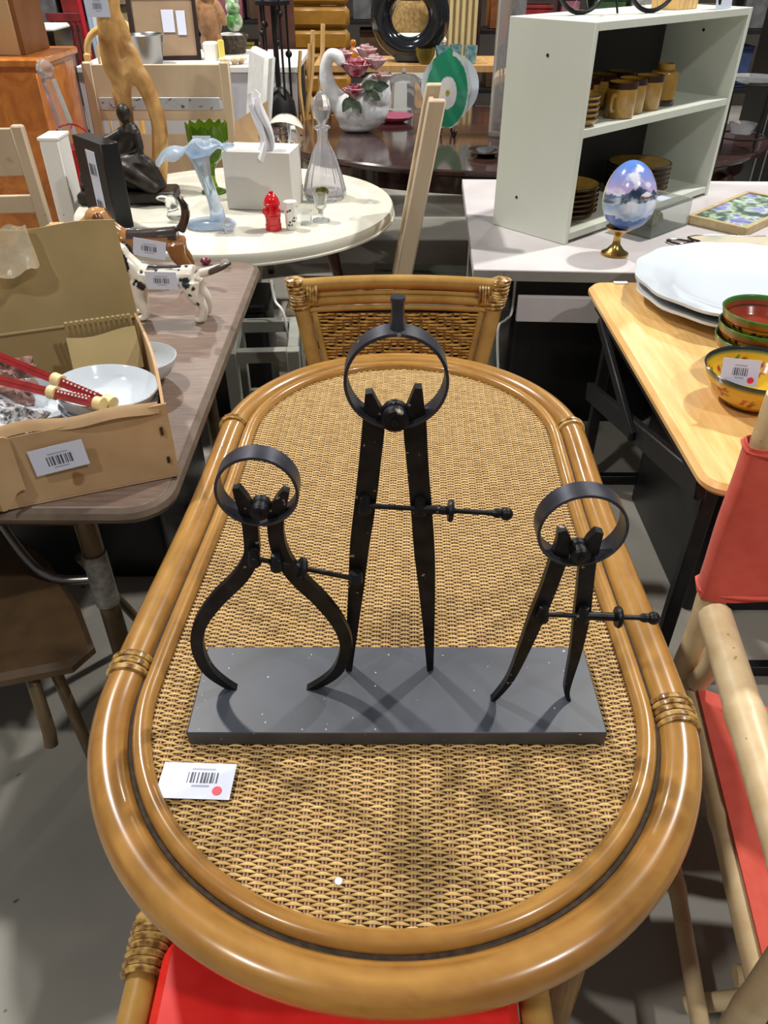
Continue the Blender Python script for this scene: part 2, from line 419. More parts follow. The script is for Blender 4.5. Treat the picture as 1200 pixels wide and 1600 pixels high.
a = R(178); binding(q * math.cos(a), HS + .03 + q * math.sin(a), .05, 1, 2, .005)
a = R(8); binding(q * math.cos(a), HS + q * math.sin(a), -.14, 1, 2, .005)
part(T, 'apron', MB().tube([(x, y, .672) for x, y in stad(.33)], .02, 10, True), RATTAN)
for sx in (-1, 1):
    for y in (-.56, .30):
        part(T, 'leg', MB().tube([(sx * .275, y, .71), (sx * .28, y - .01, .4), (sx * .285, y - .02, 0)], [.024, .023, .022], 12), RATTAN)
    part(T, 'stretcher', MB().tube([(sx * .282, -.57, .22), (sx * .282, .29, .22)], .015, 10), RATTAN)

# price tag lying on the table, white crumb
M = Matrix.Translation((*at(307, 1220, .742).xy, .742)) @ Matrix.Rotation(R(-2), 4, 'Z')
pricetag(None, M, .097, .053, 3, True, own=('white barcode price tag with red dot lying on the woven tabletop', 'price tag'), bc=(.4, .3, .07, .08))
p = at(529, 1377, .741)
solo('paper_scrap', MB().lathe([(0, .0015), (.0045, .001), (.005, 0), (0, 0)], n=8), PAPER, 'tiny white paper scrap on the weave near the table end', 'scrap', p)

# ------------------------------------------------------------------ iron calipers sculpture
SB = .7375; BT = .763
S = thing('caliper_sculpture', 'black iron sculpture of three spring dividers standing on a flat rectangular base', 'sculpture', (.0175, .717, SB))
part(S, 'base_plate', MB().box((0, 0, (BT - SB) / 2), (.572, .158, BT - SB), bev=.0016), IRONB, label='dark grey rectangular base plate')
def pl(pts, Y): return [(atY(x, y, Y).x, atY(x, y, Y).z, wpx * Y / _ray(x, y).y) for x, y, wpx in pts]
def legbar(pts, Y, th=.011, smooth_k=4):
    P = pl(pts, Y); sp = smoothpath([Vector(p) for p in P], smooth_k); m = MB().bar([tuple(p) for p in sp], Y, th)
    part(S, 'leg', m, IRON, 30, world=True)
def ring(px, py, Y, r, depth=.027, th=.0036, a0=0):
    c = atY(px, py, Y); m = MB(); n = 48
    prof = [(r, -depth / 2), (r, depth / 2), (r - th, depth / 2), (r - th, -depth / 2), (r, -depth / 2)]
    m.lathe(prof, c, n, Matrix.Rotation(R(90), 4, 'X')); part(S, 'ring', m, IRONR, 35, world=True, label='flat grey iron spring ring'); return c
def pivot(px, py, Y, r):
    c = atY(px, py, Y); m = MB(); MX = Matrix.Rotation(R(90), 4, 'X')
    m.lathe([(0, -.006), (r, -.006), (r, .002), (r * .82, .004), (r * .82, .008), (r, .009), (r, .015), (r * .8, .018), (r * .3, .0185), (r * .28, .022), (0, .0235)], (c.x, c.y - .002, c.z), 24, MX)
    part(S, 'pivot_wheel', m, IRON, 35, world=True)
def screw(p0, p1, pn, b1, b2, Y, ball=.0085, Y1=None):
    Y1 = Y1 or Y - .012; a = atY(*p0, Y - .012); b = atY(*p1, Y1); d = b - a
    k = MB().tube([a, b], .0032, 10); sp = atY(*b2, Y - .012); nn = atY(*pn, Y - .012)
    t = (nn - a).length / d.length; t2 = (sp - a).length / d.length
    k.tube([a + d * t2, a + d * t], .0055, 10)
    sc = part(S, 'adjusting_screw', k, IRON, 40, world=True)
    q = MB(); ax = d.normalized(); rot = ax.to_track_quat('Z', 'Y').to_matrix().to_4x4()
    q.lathe([(0, -.003), (.013, -.003), (.0145, 0), (.013, .003), (0, .003)], a + d * t, 18, rot); q.xf(inv(S)); part(None, 'thumb_nut', q, IRON, 40, under=sc)
    e = MB()
    if ball: e.ell(b, ball, 16); e.lathe([(.0035, -.018), (.006, -.013), (.006, -.008), (.004, -.006)], b, 12, rot)
    else: e.lathe([(0, -.008), (.0085, -.008), (.0085, .007), (.007, .009), (0, .009)], b + Vector((0, .004, 0)), 12)
    e.xf(inv(S)); part(None, 'end_knob', e, IRON, 40, under=sc)
    for bb in (b1, b2):
        c = atY(*bb, Y - .010); h = MB().lathe([(0, .016), (.006, .014), (.0072, .002), (.0085, 0), (.0085, -.009), (.006, -.011), (0, -.011)], c, 12)
        h.xf(inv(S)); part(None, 'bracket', h, IRON, 40, under=sc)
YL, YC, YR = .717, .753, .697
# outside caliper with bowed legs
legbar([(369, 760, 11), (378, 777, 20), (388, 800, 25), (393, 835, 24), (393, 868, 25), (375, 900, 25), (340, 935, 24), (314, 972, 21), (309, 1008, 19), (323, 1042, 17), (348, 1064, 12), (376, 1079, 5)], YL)
legbar([(448, 764, 11), (440, 780, 20), (432, 802, 25), (432, 835, 25), (442, 868, 26), (466, 902, 26), (503, 938, 24), (531, 975, 21), (541, 1008, 19), (530, 1042, 17), (508, 1062, 12), (474, 1079, 5)], YL)
ring(403, 760, YL, .0485); pivot(408, 788, YL, .0115)
screw((397, 872), (556, 905), (476, 889), (397, 872), (432, 880), YL, ball=0, Y1=.735)
# tall divider
legbar([(576, 611, 11), (580, 630, 22), (584, 655, 34), (578, 720, 34), (570, 790, 33), (562, 850, 30), (556, 920, 24), (550, 985, 17), (545, 1048, 9)], YC, .013)
legbar([(654, 603, 11), (651, 624, 22), (648, 655, 36), (652, 720, 34), (658, 790, 33), (663, 860, 32), (667, 920, 25), (670, 985, 17), (672, 1049, 9)], YC, .013)
c = ring(619, 590, YC, .0575, .029); pivot(617, 645, YC, .0155)
part(S, 'stem', MB().lathe([(0, .0), (.0085, 0), (.0075, .006), (.0068, .012), (.0068, .030), (.008, .032), (.008, .036), (0, .036)], (c.x + .001, YC, c.z + .056), 14), IRONR, world=True, label='short stub on top of the tall ring')
screw((570, 790), (791, 803), (704, 797), (570, 790), (656, 793), YC)
# small divider
legbar([(877, 826, 13), (880, 845, 24), (872, 872, 26), (856, 918, 25), (838, 962, 24), (818, 1012, 18), (797, 1058, 11), (776, 1085, 7), (763, 1097, 4)], YR)
legbar([(936, 828, 13), (926, 845, 24), (918, 872, 26), (913, 918, 25), (908, 962, 25), (899, 1015, 18), (888, 1060, 11), (885, 1080, 8), (891, 1097, 4)], YR)
ring(907, 820, YR, .0525, .028); pivot(903, 855, YR, .012)
screw((848, 960), (1021, 966), (966, 964), (848, 960), (911, 961), YR)

# ------------------------------------------------------------------ rattan chairs
def weave_panel(x0, x1, z0, z1, px, dz, ywid, amp=.003):
    """twill panel in the XZ plane at y = 0; x limits are functions of z"""
    m = MB(); nz = int((z1 - z0) / dz)
    for j in range(nz + 1):
        z = z0 + j * dz; a, b = x0(z), x1(z); n = max(4, int((b - a) / (px / 3))); pts = []
        sh = j % 4 if (j // 1) % 8 < 99 else 0
        for k in range(n + 1):
            x = a + (b - a) * k / n; xx = abs(x) if True else x
            pts.append((x, amp * (1 if math.cos(math.pi * (xx / px * .5 + sh * .5)) < .25 else -1) * 1.0, z))
        m.tube(pts, ywid, 5)
    zc = (z0 + z1) / 2; i = -40
    while i < 40:
        x = i * px
        if x0(zc) < x < x1(zc):
            m.tube([(x - .002, 0, z0), (x - .002, 0, z1)], .0022, 5, mi=1); m.tube([(x + .0025, 0, z0), (x + .0025, 0, z1)], .0022, 5, mi=1)
        i += 1
    return m
WCH = mat('chair_weave_strand', (158, 114, 48), (206, 164, 86), 40, rough=.4)
WCHD = mat('chair_weave_warp', (112, 74, 36), (150, 104, 54), 50, rough=.5)
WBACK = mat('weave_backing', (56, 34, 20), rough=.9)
def rattan_chair(label, loc, rz, wrap_front=False):
    """origin on the floor below the backrest, chair faces local -y"""
    t = thing('rattan_chair', label, 'chair', loc, rz)
    def px(z): return .235 + .06 * (z - .6) / .26     # post half-spread
    def py(z): return .0 + .16 * (z - .45) / .45 if z > .45 else 0
    for s in (-1, 1):
        part(t, 'back_post', MB().tube([(s * px(z), py(z), z) for z in (.0, .2, .45, .6, .75, .835)], .0225, 12), RATTAN2)
        # woven knot at the top corner
        k = MB().ell((s * px(.84), py(.84), .85), (.027, .027, .015), 14)
        for q in range(9): k.tube([(s * px(.786 + q * .0085) + math.cos(a) * .025, py(.786 + q * .0085) + math.sin(a) * .025, .786 + q * .0085 + .003 * math.cos(a + q)) for a in np.linspace(0, 2 * math.pi, 15)[:-1]], .0045, 5, True)
        for q in range(4): k.tube([(s * (px(.84) - .034 - q * .008), py(.84) + math.cos(a) * .026, .825 + math.sin(a) * (.037 if q else .037) - .012) for a in np.linspace(0, 2 * math.pi, 15)[:-1]], .0042, 5, True)
        part(t, 'corner_binding', k, BIND)
    def rail(name, z, r, w, bow=.008): part(t, name, MB().tube([(x, py(z) + .012 * (1 - (x / .28) ** 2), z + bow * (1 - (x / .28) ** 2)) for x in np.linspace(-w, w, 9)], r, 12), RATTAN2)
    rail('top_rail', .838, .0205, .28); rail('back_rail', .811, .0075, .272); rail('back_rail', .7935, .0125, .268); rail('back_rail', .7735, .0085, .262, .006)
    for s in (-1, 1): part(t, 'panel_frame', MB().tube([(s * (px(z) - .034), py(z), z) for z in (.48, .77)], .0095, 8), RATTAN2)
    wp = weave_panel(lambda z: -(px(z) - .042), lambda z: px(z) - .042, .50, .768, .0225, .0088, .0029)
    sh = Matrix(((1, 0, 0, 0), (0, 1, .16 / .45, -.16), (0, 0, 1, 0), (0, 0, 0, 1)))
    wp.xf(sh); part(t, 'woven_panel', wp, [WCH, WCHD], kind='stuff', label='cane back panel woven in a chevron twill')
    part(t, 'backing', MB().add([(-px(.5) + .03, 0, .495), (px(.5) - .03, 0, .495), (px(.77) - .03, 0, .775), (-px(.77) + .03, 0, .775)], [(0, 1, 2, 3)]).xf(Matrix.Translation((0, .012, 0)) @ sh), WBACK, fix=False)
    # seat
    part(t, 'seat_cushion', MB().prism(rrect(-.245, .245, -.47, -.02, .04), .435, .492, .014), REDV, label='red vinyl seat pad')
    for s in (-1, 1):
        part(t, 'seat_rail', MB().tube([(s * .272, .0, .455), (s * .272, -.49, .462)], .0225, 12), RATTAN2)
        part(t, 'front_leg', MB().tube([(s * .262, -.47, .44), (s * .262, -.48, .2), (s * .262, -.485, 0)], .0215, 12), RATTAN2)
        k = MB()
        k.ell((s * .272, -.492, .466), (.029, .024, .03), 12)
        for q in range(7): k.tube([(s * .272 + math.cos(a) * .0275, -.485 + q * .011, .462 + math.sin(a) * .0275) for a in np.linspace(0, 2 * math.pi, 15)[:-1]], .0052, 5, True)
        part(t, 'corner_binding', k, BIND)
    for y in (-.435, .0): part(t, 'cross_rail', MB().tube([(-.26, y, .43), (.26, y, .43)], .018, 10), RATTAN2)
    return t
rattan_chair('rattan armless chair with woven cane back at the far end of the rattan table', (.04, 1.966, 0), 0)
rattan_chair('rattan chair with bright red seat pushed under the near end of the table', (-.066, .035, 0), R(180))

# ------------------------------------------------------------------ bamboo chair with red canvas
B = thing('bamboo_armchair', 'bamboo frame armchair with red canvas back and seat beside the pine table', 'chair', (.865, .81, 0), R(-7.9))
def bamboo(path, r, nodes=()):
    m = MB(); P = [Vector(p) for p in path]; K = 24
    sp = [P[0].lerp(P[1], i / K) for i in range(K + 1)] if len(P) == 2 else smoothpath(P, 8)
    rr = []
    for i in range(len(sp)):
        t = i / (len(sp) - 1); b = r
        for n in nodes: b += .0028 * math.exp(-((t - n) / .022) ** 2)
        rr.append(b)
    return m.tube(sp, rr, 14)
for s in (-1, 1):
    part(B, 'back_post', bamboo([(s * .272, .205, .0), (s * .268, .215, 1.05)], .026, (.42, .6)), BAMBOO)
    part(B, 'arm', bamboo([(s * .272, .165, .615), (s * .272, -.47, .625)], .031, (.38, .8)), BAMBOO, label='thick pale bamboo armrest')
    part(B, 'seat_rail', bamboo([(s * .262, .17, .405), (s * .262, -.42, .405)], .0235, (.5,)), BAMBOO)
    part(B, 'front_post', bamboo([(s * .272, -.405, .0), (s * .272, -.40, .60)], .024, (.3, .6)), BAMBOO)
    part(B, 'side_stretcher', bamboo([(s * .272, .2, .12), (s * .272, -.40, .12)], .016, (.5,)), BAMBOO)
    part(B, 'back_brace', bamboo([(s * .272, .185, .60), (s * .25, .15, .53), (s * .262, .16, .43)], .02), BAMBOO)
for y in (.17, -.33): part(B, 'cross_rail', bamboo([(-.26, y, .30), (.26, y, .33)], .017, (.4,)), BAMBOO)
for s in (-1, 1):
    part(B, 'cross_brace', bamboo([(-.26 * s, -.30 + .03 * s, .02), (.26 * s, -.30 + .03 * s, .38)], .0165, (.35, .7)), BAMBOO)
def backfab(u, v):                             # canvas sleeve round both posts
    z0 = .635 - .0 * u; z = z0 + (.965 - z0) * v
    a = u * 2 * math.pi; sx = math.cos(a); x = .27 * max(-1, min(1, sx * 1.12)); y = .21 + .037 * math.copysign(abs(math.sin(a)) ** .35, math.sin(a))
    mid = 1 - abs(x / .27)
    x += .032 * (1 if sx > 0 else -1) * (max(0, abs(sx) - .89) / .11) ** .8
    return (x, y + .03 * mid * (1 - mid * .4) + .003 * math.sin(v * 9 + x * 30), z - .02 * mid * (1 - v) * -1)
part(B, 'back_canvas', MB().grid(backfab, 48, 10, thick=.002), REDC, 60, label='red canvas back sleeve')
hem = MB()
for zz in (.648, .955): hem.tube([(p[0], p[1], zz + (.0 if zz > .8 else .018 * (1 - min(1, abs(p[0] / .27))))) for p in [backfab(u, .5) for u in np.linspace(0, 1, 49)[:-1]]], .0045, 5, True)
part(B, 'hem', hem, REDC)
part(B, 'seat_canvas', MB().grid(lambda u, v: (-.265 + .53 * u, .15 - .55 * v, .432 - .05 * math.sin(math.pi * u) ** .8), 20, 8, thick=.003), REDC, 60, label='red canvas seat')

# ------------------------------------------------------------------ left folding table with cardboard box and dogs
FT = thing('folding_table', 'brown wood-grain folding table on the left carrying the open cardboard box', 'table', (-.86, 1.9, 0))
fo = MB().prism(rrect(-.60, .425, -.72, .70, .075), .705, .74, .004)
part(FT, 'tabletop', fo, WALNUT)
part(FT, 'edge_band', MB().tube([(x, y, .722) for x, y in rrect(-.60, .425, -.72, .70, .075)], .0165, 8, True, flat=1.0), mat('edge_brown', (92, 78, 66), (108, 94, 80), 20, rough=.5))
LEGB = mat('bronze_tube', (104, 88, 66), (120, 102, 78), 12, rough=.35, metal=.6)
for sx, sy in ((1, -1), (-1, -1), (1, 1), (-1, 1)):
    lg = part(FT, 'leg', MB().tube([(sx * .30 - .09, sy * .60, .70), (sx * .30 - .09, sy * .61, .0)], .024, 14), LEGB)
    if sx == 1 and sy == -1:
        part(None, 'tape_sleeve', MB().tube([(.21, -.604, .53), (.21, -.6065, .38)], .0275, 14), mat('grey_tape', (120, 118, 112), (150, 148, 142), 60, rough=.3, metal=.5, bump=.2), under=lg, label='silvery tape wound round the leg')
for sy in (-1, 1): part(FT, 'cross_tube', MB().tube([(-.39, sy * .6, .62), (.21, sy * .6, .62)], .014, 10), LEGB)
part(FT, 'brace', MB().tube(smoothpath([(-.10, -.45, .70), (-.02, -.53, .56), (.08, -.60, .46), (.20, -.605, .45)], 6), .011, 10), STEEL)

# chair tucked under it: brown seat and bronze tubes
K = thing('folding_chair', 'dark brown padded folding chair tucked below the brown folding table', 'chair', (-.9, 1.2, 0))
BRV = mat('brown_vinyl', (74, 56, 36), (86, 66, 44), 20, rough=.5)
sp = [(-1.19, 1.02), (-.80, 1.00), (-.64, 1.045), (-.61, 1.10), (-.68, 1.22), (-.80, 1.37), (-.95, 1.5), (-1.19, 1.5)]
part(K, 'seat', MB().prism(sp, .405, .445, .012), BRV, world=True, label='dark brown padded seat')
for (x0, y0, x1, y1) in ((-.70, 1.08, -.62, .98), (-1.13, 1.08, -1.19, .98), (-.75, 1.42, -.68, 1.55), (-1.13, 1.42, -1.17, 1.55)):
    part(K, 'leg', MB().tube([(x0, y0, .41), (x1, y1, 0)], .0125, 10), LEGB, world=True)
    part(K, 'foot_cap', MB().lathe([(0, 0), (.018, 0), (.017, .02), (.013, .03), (0, .03)], (x1, y1, 0), 12), BLACKP, world=True)
part(K, 'back_tube', MB().tube([(-.74, 1.06, .40), (-.70, .985, .30), (-.70, .975, .27)], .014, 10), LEGB, world=True)

# cardboard box
bx0 = Vector((-.42, 1.288)); ba = R(21.1)
X = thing('cardboard_box', 'open worn cardboard box of bowls and packing paper on the brown table', 'box', (bx0.x, bx0.y, .741), ba)
BW, BD, BH = .62, .46, .168; th = .006
part(X, 'bottom', MB().box((-BW / 2, BD / 2, th / 2), (BW, BD, th)), CARD)
part(X, 'front_panel', MB().grid(lambda u, v: (-BW * (1 - u), .0 + .004 * math.sin(u * 9) * v, th + (BH - th - .012 * math.sin(u * 3.1) * (1 if u > .3 else .6)) * v), 24, 6, thick=th), CARD, 60)
part(X, 'side_panel', MB().grid(lambda u, v: (-.003 + .010 * v * math.sin(math.pi * u), .004 + (BD - .008) * u, th + (BH - th + .01 * u) * v), 12, 5, thick=th), CARD, 60)
part(X, 'side_panel', MB().box((-BW + th / 2, BD / 2, BH / 2), (th, BD - .012, BH)), CARD)
part(X, 'back_panel', MB().box((-BW / 2, BD - th / 2, BH / 2), (BW, th, BH)), CARDI)
part(X, 'raised_flap', MB().grid(lambda u, v: (-BW + BW * u * (1 - .012 * v), BD - .002 + .03 * v + .006 * math.sin(u * 5) * v, BH + .218 * v + .004 * math.sin(u * 16) * (v > .9)), 22, 8, thick=.005), CARDI, 60, label='tall upright cardboard flap')
part(X, 'fold_crease', MB().tube([(-BW + .005, BD - .006, BH + .002), (-.006, BD - .006, BH + .002)], .0035, 6), mat('crease_pale', (176, 158, 112), rough=.8))
part(X, 'front_flap', MB().grid(lambda u, v: (-.30 + .285 * u, -.004 + .028 * v + .004 * math.sin(u * 7), BH - .012 + .018 * math.sin(math.pi * v) + .004 * math.sin(u * 11)), 16, 4, thick=.005), CARD, 60, label='torn strip of the front flap')
part(X, 'torn_flap', MB().grid(lambda u, v: (-.285 - .05 * u, -.006 - .01 * u - .004 * v, .155 - .11 * v - .03 * u * v + .008 * math.sin(6 * u)), 6, 6, thick=.003), CARD, 60, label='torn cardboard tongue hanging on the front')
part(X, 'slot', MB().box((-.018, -.0015, .112), (.006, .003, .020)), DKBR); part(X, 'slot', MB().box((-.016, -.0015, .045), (.006, .003, .016)), DKBR)
co = MB()
def corr(u, v): return (-.155 + .135 * u, BD - .035 - .01 * v, .05 + .115 * v + .0)
for k in range(13): co.tube([(-.158 + .0112 * k, BD - .050, .05), (-.158 + .0112 * k, BD - .075, .205)], .0046, 6)
part(X, 'corrugated_liner', co, CARDI, kind='stuff', label='strip of exposed corrugated cardboard')
part(X, 'inner_flap', MB().grid(lambda u, v: (-.165 + .15 * u, BD - .09 - .06 * v, .175 - .075 * v - .006 * math.sin(u * 5)), 8, 4, thick=.005), CARDI, 60)
tp = MB().grid(lambda u, v: (-.46 + .27 * u + .02 * v * math.sin(u * 9), BD + .012 - .030 * v * v + .006 * math.sin(u * 22 + v * 5), BH + .228 - .085 * v + .012 * math.sin(u * 7) * (1 if v > .5 else .4) + .006 * math.sin(u * 31)), 26, 10)
part(X, 'packing_tape', tp, mat('clear_tape', (236, 220, 186), (246, 236, 212), 45, rough=.12, tr=.55, ior=1.2, bump=.8), 180, label='crinkled clear packing tape over the flap', fix=False)
c = at(120, 702, .84); M = inv(X)
mt = Matrix.Translation((-.212, -.0095, .10)) @ Matrix.Rotation(R(-4), 4, 'Y') @ Matrix.Rotation(R(90), 4, 'X')
pricetag(X, mt, .098, .056, 11, bc=(.46, .36, .0, -.05))

# contents of the box (world coordinates through box frame)
BM = Matrix.Translation((bx0.x, bx0.y, .741)) @ Matrix.Rotation(ba, 4, 'Z')
def bowl_prof(r, h, t=.004): return [(0, .004), (r * .42, .004), (r * .45, 0), (r * .5, .004), (r * .78, h * .35), (r * .94, h * .7), (r, h), (r - t * .5, h + .002), (r - t, h), (r * .92 - t, h * .7), (r * .75 - t, h * .38), (r * .45, .012), (0, .010)]
def bowl(label, wc, r, h, tilt=(0, 0), marks=()):
    t = thing('bowl', label, 'bowl', wc, 0, 'white bowls in and beside the cardboard box')
    Mx = Matrix.Rotation(R(tilt[0]), 4, 'X') @ Matrix.Rotation(R(tilt[1]), 4, 'Y')
    part(t, 'bowl_body', MB().lathe(bowl_prof(r, h), n=40, M=Mx), CERW, 50)
    for (a, zz) in marks:
        mk = MB().grid(lambda u, v: ((r * .955 + .0012) * math.cos(R(a) + .16 * (u - .5)), (r * .955 + .0012) * math.sin(R(a) + .16 * (u - .5)), h * (.62 + .2 * v * (1 - (2 * u - 1) ** 2))), 8, 3).xf(Mx)
        part(t, 'blue_motif', mk, mat('cobalt', (36, 44, 130), rough=.2), fix=False)
    return t
bowl('large white bowl with a cobalt blue mark nested on top inside the cardboard box', BM @ Vector((-.108, .15, .094)), .105, .06, (-3, 5), ((-40, .5), (-62, .5)))
bowl('white bowl lying underneath the larger bowl in the cardboard box', BM @ Vector((-.108, .148, .06)), .100, .055, (-3, 4), ((-30, .5),))
bowl('white bowl half hidden behind the side of the cardboard box on the table', at(228, 592, .745), .085, .06, (0, 0))
bowl('white bowl at the middle of the box beside the pink paper', BM @ Vector((-.26, .22, .07)), .085, .05, (0, 12))
def lump(name, c, r, label, m, seed, amp=.35):
    rnd = random.Random(seed); mb = MB(); n = 26; k = 14; ph = [rnd.uniform(0, 6) for _ in range(8)]
    vs = []
    def f(u, v):
        a = 2 * math.pi * u; e = math.pi * (v - .5); d = 1 + amp * (.35 * math.sin(5 * a + ph[0] + 3 * e) + .3 * math.sin(9 * e + ph[1] + 2 * a) + .25 * math.sin(11 * a + 6 * e + ph[2]) + .2 * abs(math.sin(17 * a - 8 * e + ph[3])))
        return (r[0] * d * math.cos(e) * math.cos(a), r[1] * d * math.cos(e) * math.sin(a), r[2] * d * math.sin(e))
    mb.grid(f, 48, 24)
    return solo(name, mb, m, label, 'packing paper', c, ba, 'packing paper in the cardboard box', 25)
NEWS = mat('newsprint', (206, 206, 208), (92, 94, 98), 85, (1, 3.5, 1), rough=.8, lo=.48, hi=.60, detail=3)
PINKP = mat('pink_brown_paper', (170, 132, 122), (112, 84, 78), 40, (1, 3, 1), rough=.8, lo=.42, hi=.62)
lump('crumpled_paper', BM @ Vector((-.31, .33, .105)), (.085, .07, .05), 'crumpled pinkish brown paper behind the red sticks in the box', PINKP, 4)
lump('crumpled_paper', BM @ Vector((-.42, .27, .10)), (.11, .08, .05), 'crumpled mauve paper at the left of the box', PINKP, 5)
lump('crumpled_newspaper', BM @ Vector((-.33, .10, .112)), (.095, .068, .05), 'crumpled printed newspaper at the front of the box', NEWS, 6)
lump('crumpled_newspaper', BM @ Vector((-.46, .095, .115)), (.075, .064, .055), 'crumpled newspaper against the front left of the box', NEWS, 8)
REDL = mat('red_lacquer', (138, 28, 28), (156, 38, 36), 30, rough=.35, coat=.2)
CREAM = mat('cream_band', (226, 206, 150), rough=.5)
def stick(label, p, q, r):
    t = thing('red_stick_bundle', label, 'chopsticks', p, 0, 'red stick bundles in the box'); d = Vector(q) - Vector(p)
    side = d.cross(Vector((0, 0, 1))).normalized()
    for k in (-1, 1): part(t, 'stick', MB().tube([side * (k * r * .55), d + side * (k * r * .55)], r * .62, 4), REDL, 20)
    part(t, 'stick', MB().tube([Vector((0, 0, r * .7)), d * .985 + Vector((0, 0, r * .7))], r * .6, 4), REDL, 20)
    for f in (.58, .95): part(t, 'paper_band', MB().tube([d * f + Vector((0, 0, r * .3)), d * (f + .06) + Vector((0, 0, r * .3))], r * 1.35, 12), CREAM)
    for i in range(9):
        for k in (-1, 1):
            c = d * (.67 + .028 * i) + side * (k * r * .42) + Vector((0, 0, r * 1.08)); part(t, 'white_dot', MB().ell(c, .0022, 6), WHITEP)
stick('red lacquered sticks with white dots banded in cream, upper bundle in the box', atY(-30, 545, 1.48), atY(176, 632, 1.30), .010)
stick('red lacquered sticks with a foil end, lower bundle nearest the box front', atY(-30, 588, 1.37), atY(160, 634, 1.275), .010)

# ------------------------------------------------------------------ porcelain dogs
def dog(label, loc, rz, sc, tailpts, headc, tri, pal, base, tagM, seed):
    t = thing('dog_figurine', label, 'figurine', loc, rz, 'porcelain dogs on the brown table')
    m = MB(); L = lambda pts, rr: m.tube(smoothpath([Vector(p) * sc for p in pts], 5), lerpl([r * sc for r in rr], (len(pts) - 1) * 5 + 1), 12)
    L([(-.075, 0, .125), (-.03, 0, .122), (.03, 0, .128), (.085, 0, .13)], [.040, .040, .034, .036])        # trunk
    L([(-.08, 0, .13), (-.105, 0, .16), (-.125, 0, .185)], [.036, .03, .027])                                # neck
    m.ell(Vector((-.135, 0, .195)) * sc, Vector((.035, .031, .031)) * sc, 14)
    L([(-.15, 0, .188), (-.175, 0, .176), (-.192, 0, .172)], [.022, .018, .013])                              # muzzle
    for s in (-1, 1):
        L([(-.085, s * .02, .115), (-.09, s * .026, .07), (-.085 - .02 * s * tri, s * .027, .03), (-.09 - .02 * s * tri, s * .027, .008)], [.024, .016, .013, .013])
        m.ell(Vector((-.098 - .02 * s * tri, s * .027, .009)) * sc, Vector((.018, .013, .009)) * sc, 10)
        L([(.075, s * .02, .12), (.082, s * .027, .085), (.105, s * .028, .05), (.097, s * .028, .01)], [.031, .024, .014, .013])
        m.ell(Vector((.088, s * .028, .009)) * sc, Vector((.018, .013, .009)) * sc, 10)
        L([(-.128, s * .028, .212), (-.118, s * .038, .19), (-.118, s * .038, .155), (-.125, s * .034, .145)], [.012, .014, .016, .008])   # ears
    L(tailpts, [.014, .013, .011, .004])
    part(t, 'body', remesh(m, .0042 * sc, 3, PAINT, lambda c: pal(c / sc), 'body'), None)
    e = MB(); e.ell(Vector((-.193, 0, .177)) * sc, .006 * sc, 8); part(t, 'nose', e, BLACKP)
    pricetag(t, tagM, .092 * sc, .052 * sc, seed, bc=(.5, .3, 0, 0))
rs = random.Random(3); SP = [(rs.uniform(-.12, .12), rs.choice((-1, 1)) * .03, rs.uniform(.02, .17), rs.uniform(.003, .0065)) for _ in range(70)]
def pal_spot(c):
    x, y, z = c
    if z > .15 and -.135 < x < -.10 and abs(y) > .018: return (28, 24, 24)
    if (x + .118) ** 2 + (z - .17) ** 2 < .020 ** 2 and x > -.14: return (30, 26, 26)
    if (x + .068) ** 2 + (z - .112) ** 2 < .013 ** 2: return (26, 24, 26)
    if (x - .068) ** 2 + (z - .125) ** 2 < .014 ** 2: return (28, 40, 46)
    if z > .155 and -.05 < x < .05: return (30, 28, 30)
    if x > .13 and z < .155 + (x - .13) * .45: return (90, 82, 76)
    for sx, sy, sz, r in SP:
        if (x - sx) ** 2 + (z - sz) ** 2 < r * r and y * sy > 0: return (36, 34, 34)
    return (228, 222, 208)
def pal_hound(c):
    x, y, z = c
    if z > .215 and x > .05: return (42, 32, 26)
    if -.06 < x < .10 and z > .142: return (58, 50, 48)
    if x > .06 and y * y >= 0 and z > .03: return (138, 92, 50) if z < .135 else (70, 48, 34)
    if x < -.15 and z < .186: return (236, 222, 206)
    if abs(y) > .026 and -.14 < x < -.1 and z > .14: return (110, 62, 34)
    if x < -.1: return (184, 138, 88)
    if z < .04: return (232, 216, 190)
    return (156, 108, 62)
pz = at(286, 492, .74)
dog('white porcelain dog with black spots and pointed tail wearing a barcode tag', (-.615, 2.11, .74), R(-4), .96,
    [(.10, 0, .14), (.13, 0, .148), (.165, 0, .16), (.20, 0, .175)], 0, .5, pal_spot, 0, Matrix.Translation((.0, -.046, .128)) @ Matrix.Rotation(R(90), 4, 'X'), 21)
dog('tan and brown porcelain hound with raised curling tail behind the spotted dog', (-.735, 2.40, .74), R(6), 1.06,
    [(.095, 0, .15), (.115, 0, .19), (.115, 0, .225), (.10, 0, .25)], 0, -.4, pal_hound, 0, Matrix.Translation((.005, -.044, .122)) @ Matrix.Rotation(R(12), 4, 'Y') @ Matrix.Rotation(R(90), 4, 'X'), 22)
ct = thing('cat_figurine', 'small tan cat figurine with pointed ears behind the cardboard flap', 'figurine', (-.93, 2.22, .74))
m = MB(); m.ell((0, 0, .09), (.045, .055, .09), 14); m.ell((0, -.015, .21), (.04, .038, .036), 14)
for s in (-1, 1): m.lathe([(.016, 0), (.010, .018), (0, .036)], (s * .026, -.012, .235), 8)
part(ct, 'body', remesh(m, .004, 2, PAINT, lambda c: (66, 44, 28) if c.z > .252 else (206, 174, 124), 'body'), None)
solo('purple_trinket', MB().ell((0, 0, .012), (.02, .014, .012), 12), mat('plum_glass', (96, 28, 50), (140, 60, 80), 90, rough=.1, coat=.5), 'small plum red trinket on the table beside the hound', 'trinket', at(322, 413, .741))
